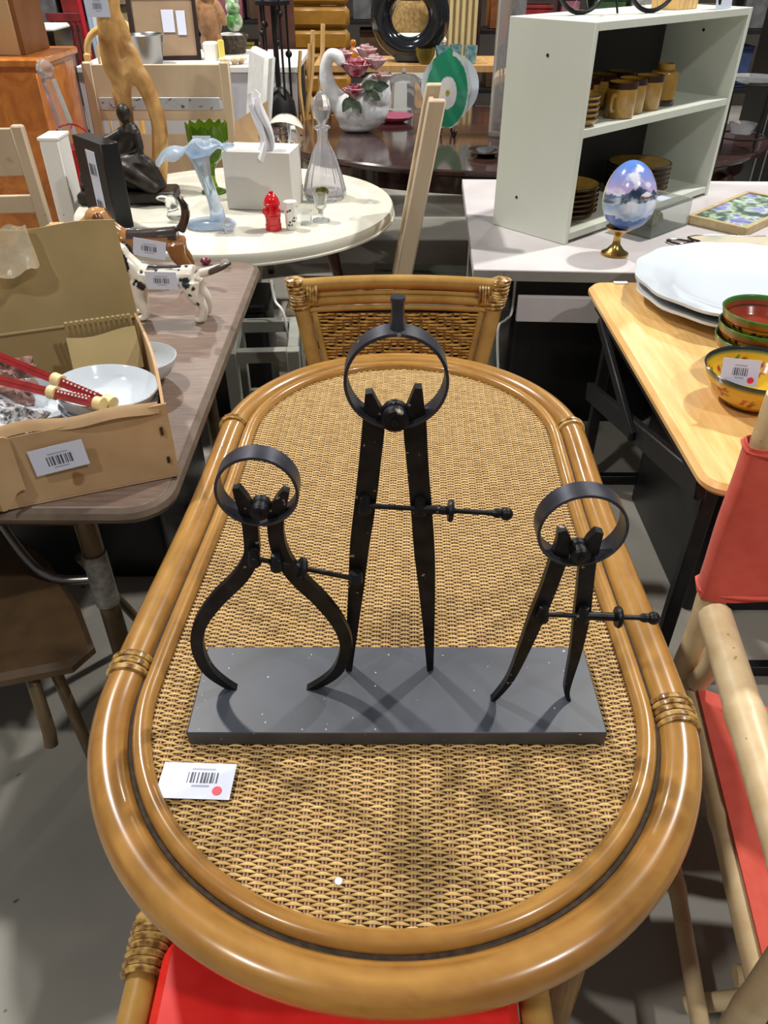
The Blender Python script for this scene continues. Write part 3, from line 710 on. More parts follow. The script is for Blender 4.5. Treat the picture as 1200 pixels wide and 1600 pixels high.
solo('glass_bauble', MB().ell((0, 0, .014), (.015, .015, .014), 12), GLASS, 'little round glass ornament behind the hound tail', 'ornament', (-.535, 2.54, .741))
solo('paper_star', MB().prism([(.03 * math.cos(i * math.pi / 4) * (1 if i % 2 == 0 else .3), .018 * math.sin(i * math.pi / 4) * (1 if i % 2 == 0 else .3)) for i in range(8)], 0, .003), PAPER, 'small white paper star on the table behind the side of the box', 'scrap', at(245, 548, .7405))

# ------------------------------------------------------------------ round white table and its glassware
WC = Vector((-.62, 3.33)); WR = .66
WT = thing('round_table', 'round cream-white table with inlaid ring holding glassware', 'table', (WC.x, WC.y, 0))
part(WT, 'tabletop', MB().lathe([(0, .682), (WR - .03, .682), (WR - .004, .69), (WR, .70), (WR, .728), (WR - .006, .738), (WR - .012, .74), (0, .74)], n=72), WHITEL)
part(WT, 'inlay_ring', MB().lathe([(WR - .115, .7402), (WR - .112, .7412), (WR - .088, .7412), (WR - .085, .7402)], n=72), mat('marble_inlay', (214, 208, 188), (238, 236, 226), 45, rough=.3, lo=.4, hi=.6))
part(WT, 'rim_moulding', MB().tube([(WR * math.cos(a), WR * math.sin(a), .697) for a in np.linspace(0, 2 * math.pi, 73)[:-1]], .006, 6, True), WHITEL)
part(WT, 'pedestal', MB().lathe([(0, 0), (.24, 0), (.24, .03), (.12, .07), (.07, .14), (.06, .35), (.09, .5), (.07, .6), (.16, .682), (0, .682)], n=24), WHITEL)
ZT = .7415
def on(px, py): v = at(px, py, ZT); return v
# milky blue glass vase shaped like a flared stem
p = on(330, 352); t = thing('blue_glass_vase', 'milky pale blue glass vase with bent flower mouth on the white table', 'vase', p)
part(t, 'base', MB().lathe([(0, 0), (.075, 0), (.08, .006), (.07, .016), (.03, .022), (0, .024)], n=28, sx=1.2), BLUEG)
part(t, 'stem', MB().tube(smoothpath([(.03, 0, .012), (.028, 0, .06), (.016, 0, .12), (.0, 0, .18), (-.006, 0, .225), (-.01, 0, .25)], 5), lerpl([.034, .026, .022, .024, .032, .042], 26), 16), BLUEG)
def petal(u, v):
    a = 2 * math.pi * u; c_ = math.cos(a); r = .036 + v * (.055 + .055 * max(0, -c_) ** 2 + .02 * max(0, c_) + .012 * math.sin(5 * a))
    return (-.01 + r * c_ * 1.1, r * math.sin(a) * .62, .248 + .05 * math.sin(v * 1.9) - .075 * v * v * max(0, -c_) - .02 * v * max(0, c_) + .010 * v * math.sin(7 * a + 1))
part(t, 'flared_mouth', MB().grid(petal, 56, 10, thick=.004), BLUEG, 60)
# green glass goblet with tag
p = on(335, 300); t = thing('green_goblet', 'green glass goblet with scalloped rim and paper tag on the white table', 'goblet', p)
part(t, 'foot', MB().lathe([(0, 0), (.055, 0), (.055, .006), (.02, .02), (.012, .05), (.014, .09), (.03, .12), (0, .125)], n=24), GREENG)
def cup(u, v):
    a = 2 * math.pi * u; r = .03 + .055 * min(1, v * 1.6) ** .6 + .004 * math.cos(12 * a) * v; return (r * math.cos(a), r * math.sin(a), .12 + .15 * v + .008 * math.cos(12 * a) * (v > .9))
part(t, 'cup', MB().grid(cup, 48, 10, thick=.004), GREENG, 60)
pricetag(t, Matrix.Translation((-.005, -.092, .215)) @ Matrix.Rotation(R(90), 4, 'X'), .075, .055, 31)
# white gift box with open brown flap, crumpled white tissue, crystal ball
p = (at(362, 325, ZT) + at(462, 335, ZT)) / 2
t = thing('white_box', 'white cardboard box with raised brown-lined flap on the white table', 'box', (p.x, p.y + .10, ZT), R(-8))
part(t, 'box_body', MB().box((0, 0, .11), (.275, .18, .22), bev=.002), mat('white_card', (208, 206, 200), rough=.6))
part(t, 'flap', MB().grid(lambda u, v: (-.135 + .145 * u, .085 + .03 * v, .22 + (.07 + .08 * u) * v), 6, 4, thick=.004), CARD, label='raised flap with brown cardboard lining')
tissue = MB().grid(lambda u, v: (.02 + .055 * (u - .5) * (1.2 - .5 * v) + .02 * math.sin(v * 5) + .012 * math.sin(u * 19), -.02 + .03 * math.sin(u * 9 + v * 3) - .05 * (1 - v), .19 + .22 * v + .012 * math.sin(u * 13)), 14, 14, thick=.002)
solo('tissue_paper', tissue, mat('tissue', (232, 232, 238), rough=.8), 'crumpled white tissue paper sticking out of the white box', 'tissue paper', (p.x, p.y + .1, ZT), R(-8), smooth=20)
t = thing('crystal_ball', 'clear crystal ball standing behind the white box', 'crystal ball', (on(444, 300).x + .02, on(444, 300).y + .05, ZT))
part(t, 'stand', MB().lathe([(0, 0), (.06, 0), (.06, .015), (.03, .03), (.025, .11), (.045, .135), (.05, .150), (0, .145)], n=20), DARKW)
part(t, 'ball', MB().ell((0, 0, .222), .080, 32), mat('crystal_sphere', (250, 250, 250), rough=.01, tr=1, ior=1.5), 80)
# decanter with faceted stopper
p = on(508, 308); t = thing('crystal_decanter', 'cut crystal decanter with tall faceted stopper on the white table', 'decanter', p)
part(t, 'body', MB().lathe([(0, 0), (.082, 0), (.092, .012), (.092, .03), (.078, .09), (.045, .18), (.026, .215), (.022, .225), (.022, .262), (.034, .27), (.034, .276), (.018, .277), (.016, .225), (.04, .17), (.068, .09), (.08, .025), (0, .018)], n=14), CRYSTAL, 12, label='faceted tapered body')
part(t, 'stopper', MB().lathe([(0, .268), (.014, .268), (.014, .285), (.03, .305), (.04, .34), (.032, .375), (.012, .40), (0, .405)], n=10), CRYSTAL, 8, label='faceted glass stopper')
part(t, 'label_ornament', MB().ell((-.005, -.088, .045), (.028, .004, .02), 8), mat('gold_green', (120, 116, 50), (60, 60, 30), 60, rough=.3, metal=.4))
# red hydrant shaker
p = on(428, 358); t = thing('hydrant_shaker', 'red fire hydrant shaped shaker on the white table', 'shaker', p)
RG = mat('red_glaze', (206, 22, 34), rough=.15, coat=.5)
part(t, 'body', MB().lathe([(0, 0), (.031, 0), (.031, .02), (.029, .022), (.029, .045), (.031, .047), (.031, .052), (.027, .055), (.027, .088), (.032, .09), (.032, .098), (.029, .1), (0, .1)], n=20), RG)
part(t, 'cap', MB().lathe([(.029, .1), (.026, .112), (.018, .124), (.009, .13), (.009, .138), (0, .14)], n=18), RG)
for s in (-1, 1): part(t, 'outlet', MB().lathe([(0, 0), (.012, 0), (.012, .01), (0, .012)], (s * .02, -.022, .072), 10, Matrix.Rotation(R(90), 4, 'X') @ Matrix.Rotation(R(s * 35), 4, 'Y')), RG)
p = on(456, 357)
def spot2(c): return (40, 38, 38) if any((c.x - a) ** 2 + (c.y - b) ** 2 + (c.z - d) ** 2 < .0045 ** 2 for a, b, d in SPT) else (230, 230, 226)
rs = random.Random(9); SPT = [(.024 * math.cos(q), .024 * math.sin(q), rs.uniform(.01, .09)) for q in [rs.uniform(3, 6.4) for _ in range(16)]]
solo('spotted_shaker', MB().grid(lambda u, v: ((.021 + .004 * v) * math.cos(2 * math.pi * u) * (1 if 0 < v < 1 else .02), (.021 + .004 * v) * math.sin(2 * math.pi * u) * (1 if 0 < v < 1 else .02), .1 * min(1, max(0, (v - .02) / .96))), 48, 50), PAINT, 'small white shaker with black spots beside the red hydrant', 'shaker', p, colfn=spot2, smooth=60)
for k, (px, py, lb) in enumerate(((502, 345, 'small clear goblet standing below the decanter'), (478, 350, 'low clear glass cup between the spotted shaker and the goblet'))):
    pr = [(0, 0), (.036, 0), (.034, .006), (.01, .014), (.01, .04), (.022, .055), (.028, .10), (.026, .10), (.02, .058), (0, .05)] if k == 0 else [(0, 0), (.022, 0), (.026, .05), (.024, .05), (.02, .006), (0, .006)]
    solo('glass_goblet' if k == 0 else 'glass_cup', MB().lathe(pr, n=20), GLASS, lb, 'glass', on(px, py))
q = MB().ell((0, 0, .02), (.05, .035, .02), 10); q.ell((-.02, 0, .06), (.025, .02, .04), 8); q.ell((.03, .01, .04), (.02, .012, .03), 8); q.ell((-.05, 0, .085), (.03, .012, .012), 8)
solo('glass_animal', remesh(q, .006, 1, GLASS, None, 'glass_animal'), None, 'clear glass animal ornament in front of the bronze figures', 'ornament', on(280, 345))
solo('glass_trinket', MB().lathe([(0, 0), (.02, 0), (.024, .02), (.012, .04), (0, .05)], n=10), CRYSTAL, 'small clear trinket at the foot of the blue glass vase', 'ornament', on(357, 362), smooth=10)
solo('glass_bowl', MB().lathe([(0, 0), (.03, 0), (.07, .03), (.085, .07), (.082, .07), (.066, .033), (.028, .006), (0, .006)], n=28), GLASS, 'clear glass bowl behind the black box frame', 'bowl', (on(175, 285).x, on(175, 285).y + .02, ZT))

# black deep frame, bronze figures, driftwood on the left of the white table
t = thing('black_box_frame', 'black deep box frame with a long white label seen edge-on', 'frame', (-1.07, 3.06, ZT), R(-48))
part(t, 'frame_body', MB().box((0, 0, .15), (.24, .07, .30), bev=.003), BLACKP)
part(t, 'side_label', MB().box((.02, -.0365, .14), (.075, .002, .25), bev=.0005), PAPER)
b = MB(); barcode(b, .08, .04, 0, 5, .05, 0); barcode(b, .08, .04, 0, 6, -.07, 0); b.xf(Matrix.Translation((.02, -.039, .14)) @ Matrix.Rotation(R(90), 4, 'Y') @ Matrix.Rotation(R(90), 4, 'Z') @ Matrix.Rotation(R(90), 4, 'X').inverted())
b = MB(); barcode(b, .05, .04, 0, 5, 0, .06); barcode(b, .05, .04, 0, 6, 0, -.07); b.xf(Matrix.Translation((.02, -.039, .14)) @ Matrix.Rotation(R(90), 4, 'X')); part(t, 'barcode', b, INK, 0, kind='stuff', fix=False)
t = thing('bronze_figures', 'dark bronze sculpture of a reclining woman and small figure on a plinth', 'sculpture', (-1.075, 3.36, ZT), R(3))
part(t, 'plinth', MB().box((0, 0, .025), (.40, .15, .05), bev=.01), BRONZE)
m = MB()
L = lambda pts, rr: m.tube(smoothpath(pts, 5), lerpl(rr, (len(pts) - 1) * 5 + 1), 10)
L([(-.06, 0, .14), (-.01, 0, .17), (.035, 0, .22), (.05, 0, .27), (.055, 0, .30)], [.04, .045, .04, .042, .018])
m.ell((.04, -.01, .335), (.030, .032, .036), 12)
L([(.075, -.02, .27), (.085, -.04, .2), (.03, -.05, .17)], [.018, .015, .012]); L([(.02, .02, .27), (-.05, -.02, .24), (-.10, -.03, .25)], [.018, .014, .011])
L([(.0, -.02, .14), (.09, -.04, .15), (.13, -.04, .10), (.16, -.05, .06)], [.05, .04, .03, .016]); L([(-.05, 0, .14), (.04, -.06, .12), (.11, -.06, .07), (.14, -.07, .055)], [.05, .04, .03, .016])
L([(-.12, 0, .06), (-.05, 0, .10), (.05, 0, .09), (.12, 0, .06)], [.02, .06, .06, .02])
part(t, 'reclining_figure', remesh(m, .006, 2, BRONZE, None, 'figure'), None)
m = MB(); L([(-.165, 0, .05), (-.165, 0, .10), (-.16, 0, .14)], [.032, .026, .016]); m.ell((-.165, -.005, .165), .02, 10); L([(-.15, -.01, .13), (-.12, -.03, .10), (-.14, -.04, .08)], [.01, .009, .008]); L([(-.18, -.02, .06), (-.14, -.04, .075), (-.13, -.04, .05)], [.016, .013, .01])
part(t, 'small_figure', remesh(m, .005, 1, BRONZE, None, 'figure'), None)
part(t, 'clock_disc', MB().lathe([(0, -.01), (.055, -.01), (.055, .01), (0, .012)], (-.075, -.02, .16), 24, Matrix.Rotation(R(90), 4, 'X') @ Matrix.Rotation(R(40), 4, 'Y')), [BRONZE])
part(t, 'dial', MB().lathe([(0, .0125), (.045, .0125), (.045, .011)], (-.075, -.02, .16), 24, Matrix.Rotation(R(90), 4, 'X') @ Matrix.Rotation(R(40), 4, 'Y')), mat('pale_dial', (190, 196, 140), rough=.4), fix=False)
t = thing('driftwood_sculpture', 'golden forked driftwood branch sculpture with a barcode tag', 'sculpture', (-1.08, 3.62, ZT))
YD = 3.62
def dp(x, y): v = atY(x, y, YD); return Vector((v.x + 1.08, v.y - 3.62, v.z - ZT))
m = MB()
def LD(pts, wpx): m.tube(smoothpath([dp(*p) for p in pts], 5), lerpl([w_ * YD / 1330 / 2 for w_ in wpx], (len(pts) - 1) * 5 + 1), 12)
LD([(170, -60), (168, -10), (172, 50), (180, 95), (195, 120)], [30, 34, 36, 42, 46]); LD([(195, 100), (190, 140), (196, 180), (205, 230)], [38, 30, 25, 20])
LD([(195, 95), (222, 125), (240, 165), (249, 200), (250, 250), (250, 312)], [36, 28, 24, 25, 26, 20]); LD([(185, 60), (203, 85), (212, 108)], [26, 28, 26]); LD([(178, 10), (190, 40), (195, 60)], [14, 16, 22])
part(t, 'branch', remesh(m, .008, 2, mat('driftwood', (138, 88, 40), (216, 170, 106), 10, (1, 1, .5), rough=.4, lo=.36, hi=.60, detail=6, distort=1.0), None, 'branch'), None)
c = dp(158, 4); pricetag(t, Matrix.Translation((c.x, -.055, c.z - .01)) @ Matrix.Rotation(R(90), 4, 'X'), .09, .07, 41)

# ------------------------------------------------------------------ pale wooden chairs
def pale_chair(label, loc, rz, W=.46, H=1.12, rails=((.98, .13), (.80, .07), (.66, .07)), tilt=.10, m=PALEW, group='pale wooden chairs', extra=None, post=.042, pd=.032):
    t = thing('wooden_chair', label, 'chair', loc, rz, group)          # faces local -y
    def sk(mb): return mb.xf(Matrix(((1, 0, 0, 0), (0, 1, tilt, -tilt * .45), (0, 0, 1, 0), (0, 0, 0, 1))))
    for s in (-1, 1):
        part(t, 'back_post', sk(MB().box((s * (W / 2 - post / 2), 0, .45 + (H - .45) / 2), (post, pd, H - .45), bev=.006)), m)
        part(t, 'leg', MB().box((s * (W / 2 - post / 2), 0, .225), (post, pd + .002, .45), bev=.004), m)
        part(t, 'leg', MB().box((s * (W / 2 - .025), -.40, .22), (.042, .042, .44), bev=.004), m)
        part(t, 'side_stretcher', MB().box((s * (W / 2 - .025), -.2, .15), (.02, .38, .03)), m)
    for z, h in rails: part(t, 'back_rail', sk(MB().box((0, -.004, z), (W - 2 * post + .01, .02, h), bev=.003)), m)
    part(t, 'seat', MB().box((0, -.21, .452), (W - .01, .46, .028), bev=.006), m)
    return t
# chair at the left, chair beyond the white table, chair right of it seen edge-on
pale_chair('pale wooden chair with ladder back behind the cardboard box at far left', (-1.44, 2.80, 0), R(184), W=.50, H=1.14, rails=((1.055, .15), (.885, .06), (.74, .06)))
bc = pale_chair('wide pale wooden chair with panelled back behind the driftwood sculpture', (-1.10, 4.16, 0), R(0), W=.71, H=1.16, rails=((1.075, .15), (.935, .05), (.70, .30)), tilt=.06, post=.05)
part(bc, 'metal_slat', MB().box((0, .012, .985), (.59, .008, .055)), mat('punched_metal', (186, 192, 200), (84, 90, 98), 42, (1, 1, 2), rough=.4, metal=.3, lo=.60, hi=.66), label='shiny patterned metal strip in the chair back')
pale_chair('pale wooden chair seen edge-on at the right of the white table', (.055, 3.03, 0), R(-91.5), W=.40, H=1.20, rails=((1.08, .16), (.9, .06), (.74, .06)), tilt=.17, pd=.062)
# grey chairs deep in the shade below the tables
GREYW = mat('grey_wood', (118, 120, 112), (134, 136, 128), 9, rough=.6)
gs = thing('grey_frame_stool', 'grey wooden open stool frame in the shade behind the rattan chair', 'stool', (-.40, 2.36, 0), R(4))
for sx in (-1, 1):
    for sy in (-1, 1): part(gs, 'leg', MB().box((sx * .10, sy * .12, .29), (.042, .042, .58), bev=.003), GREYW)
    part(gs, 'top_rail', MB().box((sx * .10, 0, .56), (.035, .20, .04)), GREYW); part(gs, 'stretcher', MB().box((sx * .10, 0, .2), (.025, .20, .03)), GREYW)
for sy in (-1, 1): part(gs, 'top_rail', MB().box((0, sy * .12, .56), (.16, .035, .04)), GREYW); part(gs, 'stretcher', MB().box((0, sy * .12, .3), (.16, .025, .03)), GREYW)


# ------------------------------------------------------------------ pine folding table with platters and bowls
PT = thing('pine_table', 'light pine folding table with rounded corners holding white platters and bowls', 'table', (1.1, 1.86, 0))
part(PT, 'tabletop', MB().prism(rrect(-.445, .55, -.61, .55, .055, 8), .708, .74, .011), PINE)
for sy in (-1, 1):
    for sx in (-1, 1): part(PT, 'leg', MB().box((sx * .36, sy * .46, .355), (.035, .028, .71), bev=.003), BLACK)
    part(PT, 'foot_bar', MB().box((0, sy * .46, .03), (.76, .03, .03)), BLACK)
for s, (y0, z0, y1, z1) in ((-1, (-.50, .66, .44, .40)), (1, (-.50, .66, .44, .40))):
    M2 = Matrix.Translation((s * .40, (y0 + y1) / 2, (z0 + z1) / 2)) @ Matrix.Rotation(math.atan2(z1 - z0, y1 - y0), 4, 'X')
    part(PT, 'folding_brace', MB().box((0, 0, 0), (.026, math.hypot(y1 - y0, z1 - z0), .06), bev=.004).xf(M2), BLACK)
    M2 = Matrix.Translation((s * .42, (y0 + y1) / 2, (z0 + z1) / 2)) @ Matrix.Rotation(-math.atan2(z1 - z0, y1 - y0), 4, 'X')
    part(PT, 'folding_brace', MB().box((0, .2, .02), (.018, .5, .035), bev=.004).xf(M2), BLACK)
part(PT, 'under_rail', MB().box((-.40, 0, .685), (.03, 1.0, .04)), BLACK); part(PT, 'under_rail', MB().box((.40, 0, .685), (.03, 1.0, .04)), BLACK)
def platter(label, c, r, h, ph):
    def top(u, v):
        a = 2 * math.pi * u; sc = 1 + .012 * math.cos(14 * a + ph)
        prof = [(0, .014), (.45, .014), (.62, .018), (.70, .030), (1.0, h), (1.0, h - .008), (.72, .022), (.5, .0), (0, .0)]
        k = v * (len(prof) - 1); i = min(int(k), len(prof) - 2); f = k - i
        rr = prof[i][0] + (prof[i + 1][0] - prof[i][0]) * f; z = prof[i][1] + (prof[i + 1][1] - prof[i][1]) * f
        rr = max(rr, .001) * r * (sc if rr > .8 else 1); return (rr * math.cos(a), rr * math.sin(a) * .98, z)
    return solo('platter', MB().grid(top, 84, 16), CERW, label, 'platter', c, 0, 'large white platters', 45)
pc = Vector((1.10, 2.22, .741))
platter('lower of two stacked white scalloped platters on the pine table', pc, .332, .046, 0)
up = platter('upper of two stacked white scalloped platters on the pine table', pc + Vector((.008, .008, .026)), .345, .050, 1)
f = MB(); strips(f, [(0, 0, .045, .012)], 0); f.xf(Matrix.Translation(at(1098, 414, .7835) - pc + Vector((-.01, -.01, -.024)))); part(None, 'printed_mark', f, INK, 0, under=up, fix=False)
f = MB().box((0, 0, 0), (.10, .05, .001)); f.xf(Matrix.Translation(at(1090, 413, .782) - pc + Vector((-.01, -.01, -.024)))); part(None, 'sticker', f, PAPER, under=up)
def floral(c, r, h):
    a = math.atan2(c.y, c.x); s_ = a * r; z = c.z
    rr = math.hypot(c.x, c.y)
    best = None
    for k in range(40):
        fx = -math.pi * r + k * (2 * math.pi * r / 12); 
        if k >= 12: break
        fz = h * (.62 if k % 2 else .48)
        for i in range(4):
            px_, pz_ = fx + .013 * math.cos(i * 1.57 + k), fz + .009 * math.sin(i * 1.57 + k)
            d = ((s_ - px_) / .0085) ** 2 + ((z - pz_) / .005) ** 2
            if d < 1: return (148, 52, 22) if i != 3 else (92, 110, 34)
    return None
def yel(c, r=.12, h=.085):
    if c.z > h - .007: return (34, 44, 44)
    if c.z < .006: return (70, 40, 26)
    f = floral(c, r, h)
    if f: return f
    if c.z > h * .86: return (120, 128, 66)
    return (206, 166, 42)
def densebowl(r, h, t=.005, foot=.5, n=110):
    prof = bowl_prof(r, h, t)
    pts = []
    for i in range(len(prof) - 1):
        k = 5 if max(prof[i][0], prof[i + 1][0]) > r * .4 else 1
        for j in range(k): pts.append((prof[i][0] + (prof[i + 1][0] - prof[i][0]) * j / k, prof[i][1] + (prof[i + 1][1] - prof[i][1]) * j / k))
    return MB().lathe(pts + [prof[-1]], n=n)
p = at(1158, 612, .742)
yb = thing('yellow_bowl', 'yellow glazed bowl with red flower sprays and dark rim on the pine table', 'bowl', (.874, 1.605, .741))
part(yb, 'bowl_body', densebowl(.122, .088), PAINT, 50, colfn=lambda c: yel(c, .122, .088))
p2 = at(1108, 566, .82) - Vector((yb.location.x, yb.location.y, .741))
pricetag(yb, Matrix.Translation((-.075, -.062, .108)) @ Matrix.Rotation(R(-25), 4, 'Z') @ Matrix.Rotation(R(75), 4, 'X') @ Matrix.Rotation(R(5), 4, 'Z'), .078, .058, 51, True)
def terra(c, r=.105, h=.075):
    rr = math.hypot(c.x, c.y)
    if c.z > h - .010: return (70, 112, 50)
    # inside faces are terracotta
    if rr < r * (.45 + .55 * min(1, (c.z / h) ** .55)) - .004: return (136, 52, 32)
    if c.z > h * .72: return (150, 66, 30)
    if .66 * h < c.z < .72 * h: return (60, 40, 24)
    f = floral(c, r, h * .8)
    if f: return (46, 52, 24)
    return (212, 168, 52)
sx, sy = .955, 1.815
for k in range(3):
    lb = ('bottom', 'middle', 'top')[k]
    solo('terracotta_bowl', densebowl(.102, .072), PAINT, 'yellow bowl with green rim and terracotta inside, %s of the stack' % lb, 'bowl', (sx, sy, .741 + .036 * k), 0, 'stack of terracotta bowls', 50, colfn=lambda c: terra(c, .102, .072))
solo('small_card', MB().box((0, 0, .001), (.045, .02, .002), bev=.0003), PAPER, 'small blank white card at the far corner of the pine table', 'card', at(970, 442, .741))

# ------------------------------------------------------------------ grey laminate table with shelf unit
LT = thing('laminate_table', 'grey-white laminate table carrying the white shelf unit', 'table', (1.1, 3.1, 0), R(-4))
lm = MB().prism([at(740, 421).xy, (1.95, 2.25), (2.05, 3.62), at(722, 280).xy], .74, .7405)
poly = [tuple(at(740, 421).xy), (1.95, 2.43), (2.05, 3.68), tuple(at(722, 280).xy)]
part(LT, 'tabletop', MB().prism(poly, .703, .74, .002), GREYLAM, world=True)
ed = MB(); a, b = Vector(poly[0]), Vector(poly[1]); d = (b - a).normalized(); n = Vector((d.y, -d.x))
for (f0, f1) in ((.0, .062), (.063, 1)):
    e = MB(); p0, p1 = a.lerp(b, f0) , a.lerp(b, f1)
    e.prism([(p0.x, p0.y), (p1.x, p1.y), (p1.x + n.x * .003, p1.y + n.y * .003), (p0.x + n.x * .003, p0.y + n.y * .003)], .704, .738); part(LT, 'edge_strip', e, GREYEDGE, world=True)
part(LT, 'apron', MB().box((1.16, 2.482, .605), (1.40, .02, .09), R(-3.1)), GREYLAM, world=True, label='grey apron panel below the table edge')
for x, y in ((.36, 2.70), (1.85, 2.40), (.42, 3.58), (1.95, 3.55)): part(LT, 'leg', MB().box((x, y, .35), (.045, .045, .70), bev=.003), GREYEDGE, world=True)

SU = thing('shelf_unit', 'white two-tier open shelf unit with dark back holding mustard crockery', 'shelf', (.655, 2.775, .741), R(42.3))
SW, SD, SH, st = 1.02, .345, .680, .022
part(SU, 'side_panel', MB().box((st / 2, SD / 2, SH / 2), (st, SD, SH), bev=.0015), SHELFW)
part(SU, 'side_panel', MB().box((SW - st / 2, SD / 2, SH / 2), (st, SD, SH), bev=.0015), SHELFW)
part(SU, 'top_board', MB().box((SW / 2, SD / 2, SH - .012), (SW - 2 * st, SD, .024), bev=.0015), SHELFW)
part(SU, 'middle_shelf', MB().box((SW / 2, SD / 2, .362), (SW - 2 * st, SD - .004, .026), bev=.0015), SHELFW)
part(SU, 'bottom_shelf', MB().box((SW / 2, SD / 2, .024), (SW - 2 * st, SD - .004, .026), bev=.0015), SHELFW)
part(SU, 'back_panel', MB().box((SW / 2, SD - .004, SH / 2), (SW - 2 * st, .006, SH - .03), bev=.001), SHELFB, label='dark brown back panel')
for x, y, z in ((-.0004, .17, .58), (-.0004, .24, .12), (.003 + SW - 2 * st - .0205 + .018, .16, .60)):
    part(SU, 'screw_hole', MB().lathe([(0, -.001), (.0055, -.001), (.0055, .001), (0, .001)], (x, y, z), 10, Matrix.Rotation(R(90), 4, 'Y')), DKBR)
SM = Matrix.Translation((.655, 2.775, .741)) @ Matrix.Rotation(R(42.3), 4, 'Z')
def mug(label, lx, ly, z, ha, flip=False):
    t = thing('mug', label, 'mug', SM @ Vector((lx, ly, z)), R(42.3), 'mustard mugs on the middle shelf')
    r, h = .052, .112
    pr = [(0, 0), (r * .9, 0), (r, .006), (r, h * .82), (r, h * .94), (r, h), (r - .004, h), (r - .005, .01), (0, .008)]
    ms = [0, 0, 0, 1, 1, 1, 0, 0]
    Mf = Matrix.Translation((0, 0, h)) @ Matrix.Rotation(R(180), 4, 'X') if flip else None
    part(t, 'cup', MB().lathe(pr, n=28, M=Mf, mis=ms), [MUST, DKBR], 45)
    a = R(ha); d = Vector((math.cos(a), math.sin(a), 0))
    hp = [d * (r - .003) + Vector((0, 0, .072)), d * (r + .018) + Vector((0, 0, .076)), d * (r + .03) + Vector((0, 0, .055)), d * (r + .022) + Vector((0, 0, .03)), d * (r - .003) + Vector((0, 0, .024))]
    part(t, 'handle', MB().tube(smoothpath(hp, 5), .0065, 8), MUST)
mz = .376
mug('mustard mug with dark rim and handle turned left, frontmost on the shelf', .31, .062, mz, 190)
mug('mustard mug just right of the frontmost mug', .415, .09, mz, 60)
mug('mustard mug third from the left in the front row', .525, .09, mz, 80)
mug('mustard mug at the left against the shelf side', .185, .16, mz, 30)
mug('mustard mug half hidden behind the frontmost mug', .305, .215, mz, 100)
mug('mustard mug at the back with dark rim near the middle', .42, .225, mz, 100)
mug('mustard mug at the back behind the third mug', .54, .225, mz, 90)
mug('mustard mug standing upside down at the right of the row', .66, .11, mz, 20, True)
solo('sugar_bowl', MB().lathe([(0, 0), (.03, 0), (.034, .012), (.03, .024), (.026, .024), (.028, .01), (0, .006)], n=20), MUST, 'tiny mustard bowl resting on the upturned mug', 'bowl', SM @ Vector((.66, .11, mz + .1125)))
for k in range(5):
    solo('banded_bowl', MB().lathe([(0, 0), (.03, 0), (.045, .008), (.055, .022), (.055, .026), (.052, .026), (.03, .006), (0, .005)], n=24, mis=[0, 0, 0, 1, 1, 0, 0]), [MUST, DKBR], 'small mustard bowl with dark rim, %s in the stack at the left of the shelf' % ('lowest', 'second', 'third', 'fourth', 'topmost')[k], 'bowl', SM @ Vector((.088, .062, mz + .017 * k)), 0, 'banded bowls on the middle shelf')
def plates(lx, ly, n, r, where):
    for k in range(n):
        solo('plate', MB().lathe([(0, 0), (r * .6, 0), (r * .72, .008), (r, .022), (r, .026), (r * .95, .026), (r * .7, .012), (0, .006)], n=32, mis=[0, 0, 0, 1, 1, 0, 0]), [MUST, DKBR], 'mustard plate with dark rim, %s of the %s stack on the bottom shelf' % (('lowest', 'second', 'third', 'fourth', 'fifth', 'topmost')[k if k < n - 1 else 5], where), 'plate', SM @ Vector((lx, ly, .038 + .018 * k)), 0, 'mustard plates on the bottom shelf')
plates(.70, .17, 6, .13, 'right'); plates(.20, .16, 6, .12, 'left')

# things on top of the shelf
TBM = SM @ Matrix.Translation((0, 0, SH + .0005))
bk = thing('model_bicycle', 'black model bicycle standing on top of the white shelf unit', 'model bicycle', TBM @ Vector((.34, .16, 0)), R(42.3 - 26))
RW = .095
for nm, x in (('wheel', -.135), ('wheel', .135)):
    wh = MB().tube([(x + RW * math.cos(a), 0, RW + .006 + RW * math.sin(a)) for a in np.linspace(0, 2 * math.pi, 41)[:-1]], .0075, 8, True)
    wo = part(bk, nm, wh, BLACKP)
    sp_ = MB()
    for k in range(10):
        a = 2 * math.pi * k / 10; sp_.tube([(x, 0, RW + .006), (x + RW * math.cos(a), 0, RW + .006 + RW * math.sin(a))], .0012, 4)
    part(None, 'spokes', sp_, STEEL, under=wo, kind='stuff'); part(None, 'hub', MB().lathe([(0, -.015), (.01, -.015), (.01, .015), (0, .015)], (x, 0, RW + .006), 10, Matrix.Rotation(R(90), 4, 'X')), BLACKP, under=wo)
part(bk, 'frame', MB().tube([(-.135, 0, .101), (-.02, 0, .09), (.08, 0, .20), (-.05, 0, .20), (-.02, 0, .09)], .006, 8), BLACKP)
part(bk, 'fork', MB().tube([(.135, 0, .101), (.08, 0, .20), (.07, 0, .24)], .006, 8), BLACKP)
part(bk, 'handlebar', MB().tube([(.05, -.06, .245), (.07, -.02, .24), (.07, .02, .24), (.05, .06, .245)], .005, 8), BLACKP)
part(bk, 'saddle', MB().ell((-.055, 0, .225), (.035, .018, .01), 10), BLACKP)
part(bk, 'kickstand', MB().tube([(-.02, 0, .09), (-.015, -.04, .004)], .004, 6), BLACKP)
t = thing('wooden_crate', 'small pale wooden crate on top of the shelf unit', 'crate', TBM @ Vector((.72, .16, 0)), R(42.3))
for k in range(4): part(t, 'plank', MB().box((-.045 + .03 * k, -.05, .06), (.028, .01, .12)), PINE)
for k in range(4): part(t, 'plank', MB().box((-.045 + .03 * k, .05, .06), (.028, .01, .12)), PINE)
